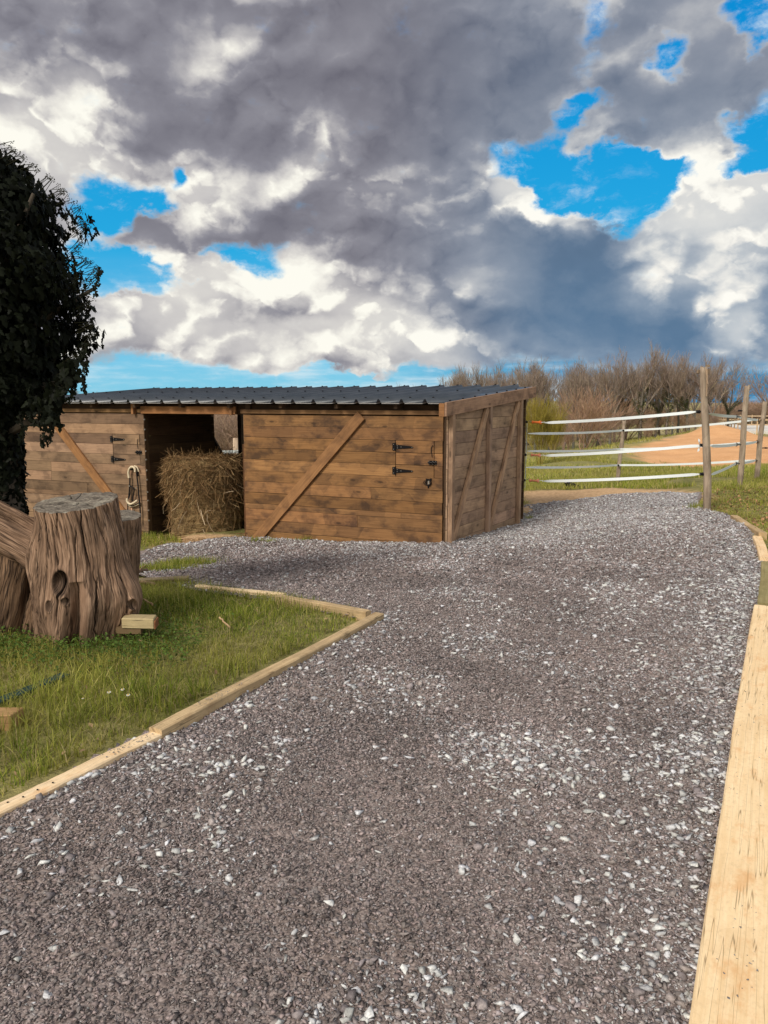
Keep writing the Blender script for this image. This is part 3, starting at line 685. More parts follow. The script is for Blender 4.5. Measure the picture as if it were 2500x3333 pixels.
# head plate over the front panels and the lintel of the doorway
mb = Parts(); mb.box(SP(U_R1+.05, .0, ZT+.018), -UU*(U_R1-.0), ZU*.058, VV*.045, rc(.85,.95)); mb.box(SP(U_L1, .0, ZT+.018), -UU*(U_L1-U_L0), ZU*.058, VV*.045, rc(.85,.95)); mb.box(SP(U_L1, .075, ZT+.0), -UU*(U_L1), ZU*.15, VV*.045, (.22,.2,.2))  # the recessed third plate is tinted dark as the shadow under the eave
mb.build('head_plate', wood_brace, shed, bevel=.003)
mb = MB(); mb.box(SP(U_L0+.02, -.035, ZT+.005), -UU*(U_L0-U_R1-.10), ZU*.115, VV*.04, (1.05,.85,.7)); mb.build('lintel', wood_brace, shed, bevel=.003)
mb = Parts()
for px in (438, 756): uu = uat(px, 1.4); mb.box(SP(uu, -.075, ZT-.005), -UU*.045, ZU*.16, VV*.07, (.95,.8,.7))
mb.build('rafter_end', wood_brace, shed, bevel=.003)
# inner and rear walls, leaving the rear opening
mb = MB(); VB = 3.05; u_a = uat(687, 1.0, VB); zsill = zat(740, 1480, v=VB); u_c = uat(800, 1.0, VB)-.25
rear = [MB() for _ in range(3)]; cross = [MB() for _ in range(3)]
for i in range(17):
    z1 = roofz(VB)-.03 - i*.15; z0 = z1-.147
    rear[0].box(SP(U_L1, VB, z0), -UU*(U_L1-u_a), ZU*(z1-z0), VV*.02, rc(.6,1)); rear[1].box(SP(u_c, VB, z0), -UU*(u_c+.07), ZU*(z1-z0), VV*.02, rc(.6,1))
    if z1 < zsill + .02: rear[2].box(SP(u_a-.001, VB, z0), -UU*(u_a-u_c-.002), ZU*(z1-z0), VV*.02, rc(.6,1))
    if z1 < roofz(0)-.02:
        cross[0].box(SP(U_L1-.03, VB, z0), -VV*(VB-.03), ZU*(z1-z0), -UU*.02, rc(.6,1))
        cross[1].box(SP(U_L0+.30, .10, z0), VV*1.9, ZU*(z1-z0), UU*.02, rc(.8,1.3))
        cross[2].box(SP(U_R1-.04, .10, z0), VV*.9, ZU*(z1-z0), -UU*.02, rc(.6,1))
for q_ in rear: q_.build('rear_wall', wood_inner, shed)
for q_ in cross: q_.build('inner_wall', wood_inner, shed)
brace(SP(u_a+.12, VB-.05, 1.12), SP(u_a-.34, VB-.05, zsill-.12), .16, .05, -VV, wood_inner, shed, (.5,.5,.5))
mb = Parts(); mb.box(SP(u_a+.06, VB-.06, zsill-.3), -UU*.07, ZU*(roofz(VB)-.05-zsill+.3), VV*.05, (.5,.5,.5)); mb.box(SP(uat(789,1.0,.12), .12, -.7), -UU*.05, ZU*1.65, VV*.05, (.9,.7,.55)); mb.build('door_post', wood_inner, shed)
# roof: one ribbed sheet with ribs running down the slope
ru0, ru1, rv0, rv1 = -.135, U_L1+.10, -.20, 3.30
prof = []; u = ru1 - .02
uu = ru0 + .01; prof = [(ru0+.01, 0.0)]
u = ru0 + .30
while u < ru1 - .05:
    prof += [(u-.036, 0.0), (u-.012, .045), (u+.012, .045), (u+.036, 0.0)]; u += .333
prof.append((ru1, 0.0))
V = []; nst = 2
for k, vv in enumerate(np.linspace(rv0, rv1, nst)):
    for (a_, h_) in prof: V.append(SP(a_, vv, roofz(vv)+h_+.012))
for k, vv in enumerate(np.linspace(rv0, rv1, nst)):
    for (a_, h_) in prof: V.append(SP(a_, vv, roofz(vv)+h_+.0105))
n_ = len(prof); Fq = [(i, i+1, n_+i+1, n_+i) for i in range(n_-1)] + [(2*n_+i+1, 2*n_+i, 3*n_+i, 3*n_+i+1) for i in range(n_-1)] + [(i+1, i, 2*n_+i, 2*n_+i+1) for i in range(n_-1)] + [(n_+i, n_+i+1, 3*n_+i+1, 3*n_+i) for i in range(n_-1)]
roof = npmesh('roof', np.array(V), [np.array(Fq)], roof_mat, shed)
mb = Parts(); u = ru0 + .30; prev = ru0 + .02
while True:
    e = min(u-.04, ru1-.02); 
    mb.box(SP(e, rv0+.012, roofz(rv0)-.004), -UU*(e-prev), VV*3.45+ZU*.0725*3.45, ZU*.010, (1,1,1)); prev = u+.04
    if u > ru1-.05: break
    u += .333
mb.build('roof_underlay', felt_mat, roof)
mb = Parts(); u = ru0+.30
while u < ru1-.05:
    for vv in (.05, 1.6, 3.15): q = SP(u, vv, roofz(vv)+.057); mb.tube([q, q+ZU*.012], .016, 6, col=(.1,.1,.12)); 
    u += .333
for vv in np.arange(.05, 3.3, .42): q = SP(-.07, vv, roofz(vv)+.012); mb.tube([q, q+ZU*.014], .016, 6)
mb.build('roof_screw', metal_blk, roof)
mb = Parts()
for vv in (.35, 1.35, 2.35): mb.box(SP(ru1-.1, vv, roofz(vv)-.09), -UU*(ru1-.1-ru0-.05), ZU*.075, VV*.06, rc(.6,.8))
for uu in np.arange(.6, U_L1, .9): mb.box(SP(uu, -.12, roofz(-.12)-.075), VV*3.3+ZU*.0725*3.3, ZU*.06, UU*.05, rc(.5,.7))
mb.build('rafter', wood_inner, shed)
# side fascia with its block at the front
mb = MB(); mb.box(SP(-.142, rv0-.01, roofz(rv0)-.165), VV*(rv1-rv0+.05)+ZU*.0725*(rv1-rv0+.05), ZU*.178, UU*.03, (1.0,.92,.88)); mb.build('fascia', wood_grey, shed, bevel=.003)
mb = MB(); mb.box(SP(-.11, rv0-.012, roofz(rv0)-.17), UU*.075, ZU*.172, VV*.10, (.9,.75,.62)); mb.build('fascia_block', wood_brace, shed, bevel=.003)
# ironwork of the hatches
def hinge(u0, z, par):
    mb = MB(); o = -.006
    def q(du, dz, dv=0.0): return SP(u0-du, o-dv, z+dz)
    mb.box(q(-.045,-.05), -UU*.042, ZU*.10, -VV*.004)
    V = [q(.0,-.032), q(.0,.032), q(.245,.012), q(.262,0), q(.245,-.012)]; V2_ = [p - VV*.004 for p in V]
    mb.add(V+V2_, [(0,1,2,3,4)[::-1], (5,6,7,8,9), (0,5,6,1)[::-1], (1,6,7,2)[::-1], (2,7,8,3)[::-1], (3,8,9,4)[::-1], (4,9,5,0)[::-1]])
    mb.tube([q(-.001,-.058,.006), q(-.001,.058,.006)], .0075, 8)
    h = mb.build('hinge', metal_blk, par)
    sb = Parts()
    for du, dz in ((-.025,-.033),(-.025,.033),(.03,.014),(.03,-.014),(.085,0),(.245,0)): sb.tube([q(du,dz,.004), q(du,dz,.007)], .005, 7)
    return h, sb
def ironwork(hatch, hr, ring):
    zt = ZT-.165*2; s_ = Parts()
    for zz in (zt-.085, zt-.41):
        h, sb = hinge(hr[1], zz, hatch); sb.build('screw', metal_zinc, hatch)
    u0 = hr[0]; zb = zt-.285; mb = MB()
    mb.box(SP(u0+.075, -.004, zb-.028), -UU*.085, ZU*.056, -VV*.004); mb.tube([SP(u0+.085, -.016, zb+.002), SP(u0-.045, -.016, zb+.002)], .008, 8)
    mb.box(SP(u0-.012, -.004, zb-.028), -UU*.03, ZU*.056, -VV*.004); mb.tube([SP(u0+.02, -.016, zb), SP(u0+.02, -.045, zb-.012)], .006, 6)
    for du in (.06, .01, -.028): mb.box(SP(u0+du+.008, -.006, zb-.014), -UU*.012, ZU*.028, -VV*.02)
    mb.build('bolt', metal_blk, hatch)
    for du, dz in ((.066,.02),(.066,-.02),(.012,.02),(.012,-.02),(-.03,.02),(-.03,-.02)): s_.tube([SP(u0+du, -.008, zb+dz), SP(u0+du, -.011, zb+dz)], .0045, 7)
    mb = MB(); hp = [(.02,-.075),(.03,-.085),(.032,-.10),(.025,-.11),(.033,-.125),(.033,-.185),(.025,-.20),(.03,-.215),(.02,-.225)] if not ring else [(.022,-.05),(.012,-.058),(.02,-.068),(.035,-.075),(.036,-.155),(.022,-.175),(.03,-.19),(.018,-.205)]
    mb.tube([SP(u0+a_, -.014, zt+b_) for a_, b_ in hp], .0045, 6); mb.build('hook', metal_blk, hatch)
    s_.build('screw', metal_zinc, hatch)
ironwork(hatchR, hR, True); ironwork(hatchL, hL, False)
# round ring latch below the right hatch
uc, zc_ = uat(1396, .6), zat(1396, 1570)
mb = MB(); ring = [SP(uc+.036*math.cos(a), -.014, zc_+.040*math.sin(a)) for a in np.linspace(0, 2*math.pi, 19)]; mb.tube(ring, .010, 7, cap=False)
ring = [SP(uc+.045+.020*math.cos(a), -.02, zc_-.004+.024*math.sin(a)) for a in np.linspace(0, 2*math.pi, 13)]; mb.tube(ring, .005, 6, cap=False)
mb.box(SP(uc-.018, -.004, zc_+.028), -UU*.026, ZU*.026, -VV*.006); mb.box(SP(uc+.012, -.004, zc_-.078), -UU*.018, ZU*.04, -VV*.005); mb.box(SP(uc+.04, -.004, zc_+.03), -UU*.02, ZU*.02, -VV*.005)
rl = mb.build('ring_latch', metal_blk, shed)
mb = MB(); a_ = math.pi/2; mb.box(SP(uc+.012, -.003, zc_-.024), -UU*.020, ZU*.046, -VV*.003, (1,1,1)); mb.build('keeper_plate', metal_zinc, rl)
# staples down the door edge
mb = Parts()
for i in range(11):
    zz = ZT-.09-.165*i + random.uniform(-.02,.02); q = SP(U_L0-.012, -.004, zz); mb.box(q, -UU*.012, ZU*.022, VV*.02, (1,1,1))
mb.build('hook_eye', metal_zinc, wallL)
# tall insulator line on the rear corner of the shed: white lead and three black gate insulators
tape_mat, t, b = newmat('white_tape'); uv = t.new('ShaderNodeTexCoord').outputs['UV']
th_ = t.new('ShaderNodeTexWave', {'Vector': t.mapping(uv, scale=(0, 40, 0)), 'Scale': 3.0}, bands_direction='Y').outputs['Fac']
setc(t, b, t.mix(t.mapr(th_, .2, .8, 0, .35), (.80,.84,.84), (.58,.66,.68)), .6)
orange_mat = simple('orange_plastic', (.86,.20,.045), .45, 0, .1); orange_pale = simple('faded_orange_plastic', (.80,.30,.17), .55, 0, .1)
black_pl = simple('black_plastic', (.010,.010,.012), .4)
LC = P(1716, 1400, 12.95); 
def LCz(py, dx=0): return P(1716+dx - (py-1373)*.035, py, 12.95)
mb = MB(); zz = [LCz(y) for y in np.linspace(1378, 1590, 9)]; mb.tube(zz, [.016,.014,.012,.020,.022,.015,.02,.016,.012], 6, flat=.3); lead = mb.build('tape_lead', tape_mat, shed)
for y in (1373, 1480, 1563):
    mb = MB(); q = LCz(y, -3); ax = np.array([.25,-.95,.0]); mb.tube([q-ax*.02, q+ax*.02], .022, 10); mb.tube([q+ax*.02, q+ax*.035], .012, 8)
    mb.tube([q, q+np.array([-.12,.02,0])], .008, 6); mb.build('insulator', black_pl, shed)

# ------------------------------------------------------------------ hay bale and loose hay
bc = np.array([-2.93, 12.62]); bz = hz(*bc)+.02
bz = P(668, 1755, 12.03)[2]
hayc = [(.34,.21,.095), (.25,.145,.062), (.17,.095,.04), (.42,.29,.15), (.12,.065,.03)]
bale = empty('hay_bale', (bc[0], bc[1], bz), 'round hay bale standing on end in the shed doorway, top coming loose', 'hay bale')
nt, nh = 96, 48; V = []; Cc = []
for i in range(nh+1):
    f = i/nh; z_ = f*1.24; 
    for k in range(nt):
        a = 2*math.pi*k/nt; rr = .575 + .05*math.exp(-((f-.72)/.2)**2)*0 + (.06 if f > .5 else .0)*min(1, (f-.5)*6 if f > .5 else 0)
        rr += (vn(np.array(k*.35), np.array(i*.6))*.05-.025) + (vn(np.array(k*1.3), np.array(i*2.1))*.03-.015)
        if f > .93: rr *= 1-((f-.93)/.07)**2*.16
        V.append((bc[0]+rr*math.cos(a), bc[1]+rr*math.sin(a), bz+z_+(.02*math.sin(k*.7) if f > .95 else 0)))
        cc = np.array([.20,.13,.058])*(.7+.6*float(vn(np.array(k*.8), np.array(i*1.7)))) if f < .62 else np.array([.14,.085,.035]); Cc.append(cc)
V.append((bc[0], bc[1], bz+1.25)); Cc.append((.2,.13,.06))
Fq = np.array([[i*nt+k, i*nt+(k+1)%nt, (i+1)*nt+(k+1)%nt, (i+1)*nt+k] for i in range(nh) for k in range(nt)]); Ft = np.array([[nh*nt+k, nh*nt+(k+1)%nt, len(V)-1] for k in range(nt)])
m, t, b = newmat('packed_hay'); ob = t.new('ShaderNodeTexCoord').outputs['Object']; at_ = t.new('ShaderNodeAttribute', attribute_name='tint').outputs['Color']
hn = t.noise(t.mapping(ob, scale=(8, 8, 60)), 1.0, 5, .65); hn2 = t.noise(ob, 35, 4, .7)
c = t.mix(t.mapr(hn, .4, .62, 0, .8), at_, (.40,.28,.13)); c = t.mix(t.mapr(hn2, .5, .7, 0, .8), c, (.05,.03,.012)); setc(t, b, c, .95, t.math('ADD', hn, hn2), 1.0, .03)
npmesh('bale_core', V, [Fq, Ft], m, bale, col=np.array(Cc))
def straws(pos, dirs, ln, wd, cols, bend=.25, seg=3):
    n = len(pos); t_ = np.linspace(0, 1, seg+1); side = np.cross(dirs, RNG.normal(size=(n,3))); side /= np.linalg.norm(side, axis=1)[:,None]+1e-9
    bd = RNG.normal(size=(n,3))*bend; V = pos[:,None]+dirs[:,None]*(ln[:,None]*t_)[:,:,None] + bd[:,None]*((t_**2)[None]*ln[:,None])[:,:,None]
    V[:,:,2] -= (t_**2)[None]*ln[:,None]*.15
    A_ = V - side[:,None]*wd[:,None,None]; B_ = V + side[:,None]*wd[:,None,None]; VV_ = np.stack([A_, B_], 2).reshape(n, -1, 3)
    base = (np.arange(n)*(2*(seg+1)))[:,None,None]; q = np.array([[2*i, 2*i+1, 2*i+3, 2*i+2] for i in range(seg)])[None]
    return VV_.reshape(-1,3), (base+q).reshape(-1,4), np.repeat(cols, 2*(seg+1), 0)
ns = 9000; a = RNG.uniform(0, 2*np.pi, ns); f = RNG.random(ns)**.6; f = np.where(RNG.random(ns) < .82, .48+.52*f, f*.5); dp = RNG.uniform(-.02, .05, ns) + (f > .5)*.05
z_ = f*1.24; ptop = RNG.random(ns) < .25; rad = np.where(ptop, .62*np.sqrt(RNG.random(ns)), .575+dp); z_ = np.where(ptop, 1.24+RNG.uniform(0,.05,ns), z_)
pos = np.stack([bc[0]+rad*np.cos(a), bc[1]+rad*np.sin(a), bz+z_], -1)
tang = np.stack([-np.sin(a), np.cos(a), np.zeros(ns)], -1)*RNG.choice([-1,1], ns)[:,None]; outw = np.stack([np.cos(a), np.sin(a), np.zeros(ns)], -1)
dirs = tang*RNG.normal(.35,.6,(ns,1)) + np.array([0,0,-1.])*RNG.uniform(.0,1.3,(ns,1))*(~ptop)[:,None] + outw*RNG.uniform(-.1,.35,(ns,1)) + RNG.normal(size=(ns,3))*.25; dirs /= np.linalg.norm(dirs, axis=1)[:,None]
cols = np.array(hayc)[RNG.choice(5, ns, p=[.3,.25,.2,.1,.15])]*RNG.uniform(.6,1.2,(ns,1))
hay_mat = tintmat('hay_stalks', .85)
cap_ = straws(pos, dirs, RNG.uniform(.05,.22,ns), RNG.uniform(.0015,.004,ns), cols)
n2 = 26; a = RNG.uniform(math.pi*.85, math.pi*1.9, n2); pos = np.stack([bc[0]+.62*np.cos(a), bc[1]+.62*np.sin(a), bz+RNG.uniform(.1,1.1,n2)], -1)
dirs = np.stack([np.cos(a), np.sin(a)*.5, RNG.uniform(-1.6,.3,n2)], -1)+RNG.normal(size=(n2,3))*.4; dirs /= np.linalg.norm(dirs, axis=1)[:,None]
V, Fq, Cc = straws(pos, dirs, RNG.uniform(.2,.42,n2), RNG.uniform(.003,.005,n2), np.array([.5,.38,.25])*RNG.uniform(.7,1.1,(n2,1)), .4); V, Fq, Cc = merge([cap_, (V, Fq, Cc)]); npmesh('loose_hay', V, Fq, hay_mat, bale, col=Cc)
# scattered straw in the doorway
ns = 1500; q = np.stack([RNG.uniform(-3.9,-1.9,ns), RNG.normal(11.75,.28,ns)], -1); pos = np.c_[q, hgt(q[:,0], q[:,1])+.012]; dirs = RNG.normal(size=(ns,3)); dirs[:,2] *= .08; dirs /= np.linalg.norm(dirs, axis=1)[:,None]
V, Fq, Cc = straws(pos, dirs, RNG.uniform(.04,.22,ns), RNG.uniform(.0015,.004,ns), np.array(hayc)[RNG.choice(5, ns)]*RNG.uniform(.6,1.2,(ns,1)), .1)
tag(npmesh('loose_straw', V, Fq, hay_mat, col=Cc), 'loose straw trodden into the earth at the shed doorway', kind='stuff')

# ------------------------------------------------------------------ halter hanging on the left front wall
cream = simple('cream_padding', (.72,.60,.42), .75, 0, .15, 60); rope = simple('black_webbing', (.012,.011,.013), .7)
hal = empty('halter', tuple(fp(440,1520,.03)), 'black halter with cream padded bands hanging beside the shed doorway', 'halter')
def hp_(lst, off=.045): return [fp(x, y, off + (o[0] if o else 0)) for x, y, *o in lst]
def curve(pts, n=6):
    pts = [np.array(p) for p in pts]; out = []
    for i in range(len(pts)-1):
        p0, p1, p2, p3 = pts[max(i-1,0)], pts[i], pts[i+1], pts[min(i+2, len(pts)-1)]
        for k in range(n):
            t_ = k/n; out.append(.5*((2*p1)+(-p0+p2)*t_+(2*p0-5*p1+4*p2-p3)*t_*t_+(-p0+3*p1-3*p2+p3)*t_**3))
    out.append(pts[-1]); return out
hk = lambda x, y: (300+x*.1808, 1400+y*.1808)
def strap(pts, r, name, mat, off=.045, flat=.6):
    mb = MB(); mb.tube(curve(hp_([hk(*p) for p in pts], off)), r, 7, flat=flat); return mb.build(name, mat, hal, smooth=True)
strap([(712,860),(700,760),(725,680),(775,655),(815,690),(820,750)], .020, 'padded_band', cream, .06, .9)
strap([(790,640),(830,655),(858,700),(868,745)], .012, 'padded_band', cream, .04, .9)
strap([(685,1225),(688,1280),(740,1325),(810,1300),(865,1260)], .021, 'padded_band', cream, .07, .9)
strap([(672,1290),(700,1350),(760,1370),(850,1340),(878,1320)], .012, 'padded_band', cream, .045, .9)
strap([(716,860),(712,1000),(700,1150),(690,1230)], .018, 'cheek_strap', rope); strap([(835,740),(845,860),(862,1000),(872,1150),(890,1300),(900,1450),(905,1680)], .018, 'cheek_strap', rope)
strap([(735,720),(745,690),(790,690),(830,740),(840,830)], .020, 'crown_strap', rope, .03); strap([(725,1000),(770,1020),(795,1080),(775,1180),(770,1280)], .013, 'throat_strap', rope, .05)
strap([(740,1010),(735,1100),(715,1180),(700,1230)], .010, 'throat_strap', rope, .05)
strap([(682,1300),(680,1450),(675,1600),(700,1620),(735,1580),(775,1520)], .014, 'lead_loop', rope, .05); strap([(690,1330),(760,1360),(840,1330),(885,1300)], .012, 'nose_strap', rope, .055)
mb = Parts()
for p in ((722,1000),(840,1035)): q = fp(*hk(*p), .065); mb.tube([q, q+NF*.006], .010, 10)
mb.build('metal_ring', metal_zinc, hal); mb = MB(); mb.tube(curve(hp_([hk(745,1390),hk(750,1430),hk(762,1480),hk(755,1520)], .05)), [.013 if i % 2 else .009 for i in range(19)], 7); mb.build('snap_hook', simple('copper_clip', (.45,.27,.18), .4, .7), hal)
mb = MB(); q = fp(*hk(775,700), .0); mb.tube([q, q+NF*.11], .012, 8); mb.build('peg', metal_blk, hal)
# ------------------------------------------------------------------ edging timbers
pine = woodmat('fresh_pine', (.86,.68,.45), (.76,.56,.33), (.55,.36,.18), .35, .75, bs=.4, knots=False, checks=.8)
pine_old = woodmat('weathered_pine', (.52,.40,.24), (.38,.28,.16), (.20,.15,.09), .6, .8, checks=.7)
pine_green = woodmat('damp_pine', (.40,.32,.18), (.28,.21,.11), (.14,.12,.05), .6, .85)
def timber(a, b_, wd, ht, top, mat, label, col=(1,1,1), sag=0.0, mats=None, tz=None):
    """a, b_: photo positions of the middle of the top face at the two ends; top: its height over the ground"""
    pa = GP(*a, off=top) if len(a) == 2 else np.array(a, float); pb = GP(*b_, off=top) if len(b_) == 2 else np.array(b_, float)
    n_ = 24; mb = MB(); d = (pb-pa); L = np.linalg.norm(d); dn = d/L; sd = np.cross(dn, ZU); sd /= np.linalg.norm(sd); up = np.cross(sd, dn)
    V = []; U = []
    for i in range(n_+1):
        f = i/n_; c_ = pa+d*f + up*(sag*math.sin(f*math.pi)) + sd*(.004*math.sin(f*7+a[0])) ; w2 = wd/2*(1+.02*math.sin(f*23)); ch = .006
        for (x_, z_) in ((-w2,-ht),(-w2,-ch),(-w2+ch,0),(-w2*.3,.0015),(w2*.35,-.001),(w2-ch,0),(w2,-ch),(w2,-ht)): V.append(c_+sd*(x_+random.uniform(-.0012,.0012))+up*(z_+random.uniform(-.0012,.0012))); U.append((f*L+a[1], x_+z_*.7+a[0]))
    k = 8; Fc = [(i*k+j, i*k+(j+1)%k, (i+1)*k+(j+1)%k, (i+1)*k+j) for i in range(n_) for j in range(k)] + [tuple(range(k-1,-1,-1)), tuple(n_*k+j for j in range(k))]
    mb.add(V, Fc, U, col); o = mb.build('edging_timber', mat, loc=tuple(pa)); return tag(o, label, 'timber', 'timbers edging the gravel')
t1 = timber((-95,2672), (508,2384), .075, .12, .050, pine, 'pale fresh edging timber along the lawn, nearest the camera on the left', (1.08,1.08,1.1))
t2 = timber((506,2370), (1236,1994), .078, .12, .072, pine_old, 'long weathered edging timber from the pale one to the lawn corner', (1.25,1.2,1.15))
t3 = timber((905,1936), (1200,1988), .07, .11, .070, pine_old, 'short timber closing the far side of the lawn corner', (1.15,1.1,1.05))
t4 = timber((640,1903), (925,1932), .06, .08, .050, pine, 'thin pale timber behind the grass, running on from the lawn corner', (1,1,1))
xa = GP(2372, 3333, .06); xb = GP(2497, 1972, .06); dd_ = (xb-xa)
t5 = timber(tuple(xa-dd_*.35), tuple(xb), .185, .10, .06, pine, 'wide fresh pine beam along the right edge of the gravel', (1.12,1.1,1.05))
t6 = timber((2498,1964), (2504,1828), .13, .10, .055, pine_green, 'damp greenish timber beyond the wide pine beam', (.9,.95,.8))
t7 = timber((2492,1815), (2466,1744), .09, .09, .05, pine, 'short pale timber half under the stacked one at right', (1.05,1.0,.95))
t8 = timber((2483,1733), (2388,1676), .085, .09, .085, pine_old, 'far edging timber showing its sawn end near the fence', (1.3,1.2,1.1))
m, t, b = newmat('end_grain'); ob = t.new('ShaderNodeTexCoord').outputs['Object']
wv_ = t.new('ShaderNodeTexWave', {'Vector': ob, 'Scale': 26.0, 'Distortion': 3.0, 'Detail': 2.0}, wave_type='RINGS').outputs['Fac']
setc(t, b, t.mix(wv_, (.30,.13,.055), (.17,.065,.03)), .85, wv_, .3, .004); endgrain = m
# nail holes in the near timber
for px_, py_ in ((25,2612),(75,2594),(122,2571),(172,2548)):
    q = GP(px_, py_, .052); MB().tube([q, q+np.array([0,0,.0025])], .004, 6).build('nail', metal_blk, t1)
# grit and slate chips fallen on the timbers
def on_timber(o, pa, pb, n, wd, s0, s1):
    f = RNG.random(n); pa = np.array(pa); pb = np.array(pb); d = pb-pa; sd = np.cross(d, ZU); sd /= np.linalg.norm(sd)
    pos = pa + d*f[:,None] + sd*RNG.uniform(-wd/2, wd/2, n)[:,None]; sz = RNG.uniform(s0, s1, n); pos[:,2] += sz*.2
    return scatter_rocks(small, pos, sz, .2, np.array([.30,.29,.30])*RNG.uniform(.5,1.2,(n,1)))
gg = [on_timber(None, GP(330,2465,.052), GP(500,2388,.052), 80, .06, .002, .006), on_timber(None, GP(640,2300,.074), GP(800,2215,.074), 60, .06, .003, .007), on_timber(None, xa+dd_*.25, xa+dd_*.6, 60, .16, .002, .006), on_timber(None, xa+dd_*.02, xa+dd_*.12, 30, .12, .002, .006), on_timber(None, GP(2450,2480,.062), GP(2478,2250,.062), 40, .1, .003, .007)]
V, Fc, Cc = merge(gg); tag(npmesh('spilled_grit', V, Fc, stone_mat, col=Cc), 'grey slate grit spilled on the edging timbers', kind='stuff')

# ------------------------------------------------------------------ the old stump
def stumpmat(name, light, mid_, dark, top=False):
    m, t, b = newmat(name); uv = t.new('ShaderNodeTexCoord').outputs['UV']; tint = t.new('ShaderNodeAttribute', attribute_name='tint').outputs['Color']
    wv = t.vmath('ADD', uv, t.vmath('SCALE', t.noise(t.mapping(uv, scale=(5, 3, 1)), 1.0, 3, .6, color=True), scale=.05))
    g1 = t.noise(t.mapping(wv, scale=(16, 1.6, 1)), 1.0, 5, .6); g2 = t.noise(t.mapping(wv, scale=(70, 4, 1)), 1.0, 4, .6); g3 = t.noise(t.mapping(uv, scale=(4, 3, 1)), 1.0, 4, .6)
    c = t.mix(t.mapr(g1, .36, .62), dark, mid_); c = t.mix(t.mapr(g2, .42, .66), c, light); c = t.mix(t.mapr(g3, .45, .7, 0, .45), c, dark)
    ck = t.math('ABSOLUTE', t.math('SUBTRACT', t.noise(t.mapping(wv, scale=(22, 1.1, 1)), 1.0, 3, .55), .5)); ckm = t.mapr(ck, .022, .004); c = t.mix(t.math('MULTIPLY', ckm, .8), c, tuple(x*.4 for x in dark)); g1 = t.math('SUBTRACT', g1, t.math('MULTIPLY', ckm, .6))
    c = t.mix(1.0, c, tint, 'MULTIPLY'); setc(t, b, c, .85, t.math('ADD', g1, t.math('MULTIPLY', g2, .6)), .5, .008); return m
stump_m = stumpmat('weathered_grey_wood', (.39,.25,.165), (.24,.145,.092), (.08,.045,.027))
m, t, b = newmat('sawn_top'); ob = t.new('ShaderNodeTexCoord').outputs['UV']; tint = t.new('ShaderNodeAttribute', attribute_name='tint').outputs['Color']
n1_ = t.noise(t.mapping(ob, rot=(0,0,.5), scale=(9, 60, 1)), 1.0, 5, .65); n2_ = t.noise(ob, 7, 4, .6)
vl = t.new('ShaderNodeVectorMath', operation='LENGTH'); t.l.new(ob, vl.inputs[0]); rg_ = t.math('SINE', t.math('MULTIPLY', vl.outputs['Value'], 230))
c = t.mix(t.mapr(n1_, .35, .65), (.07,.058,.046), (.27,.23,.185)); c = t.mix(t.mapr(n2_, .5, .66, 0, .7), c, (.34,.31,.25)); c = t.mix(t.mapr(rg_, .2, 1, 0, .3), c, (.07,.055,.045)); c = t.mix(1.0, c, tint, 'MULTIPLY')
setc(t, b, c, .85, t.math('ADD', n1_, t.math('MULTIPLY', rg_, .15)), .6, .01); sawn_m = m
stump_dk = stumpmat('shaded_bole_wood', (.24,.145,.085), (.13,.075,.042), (.035,.02,.012))  # darker brown copy of the stump wood; the bole's deep shade is in its colour
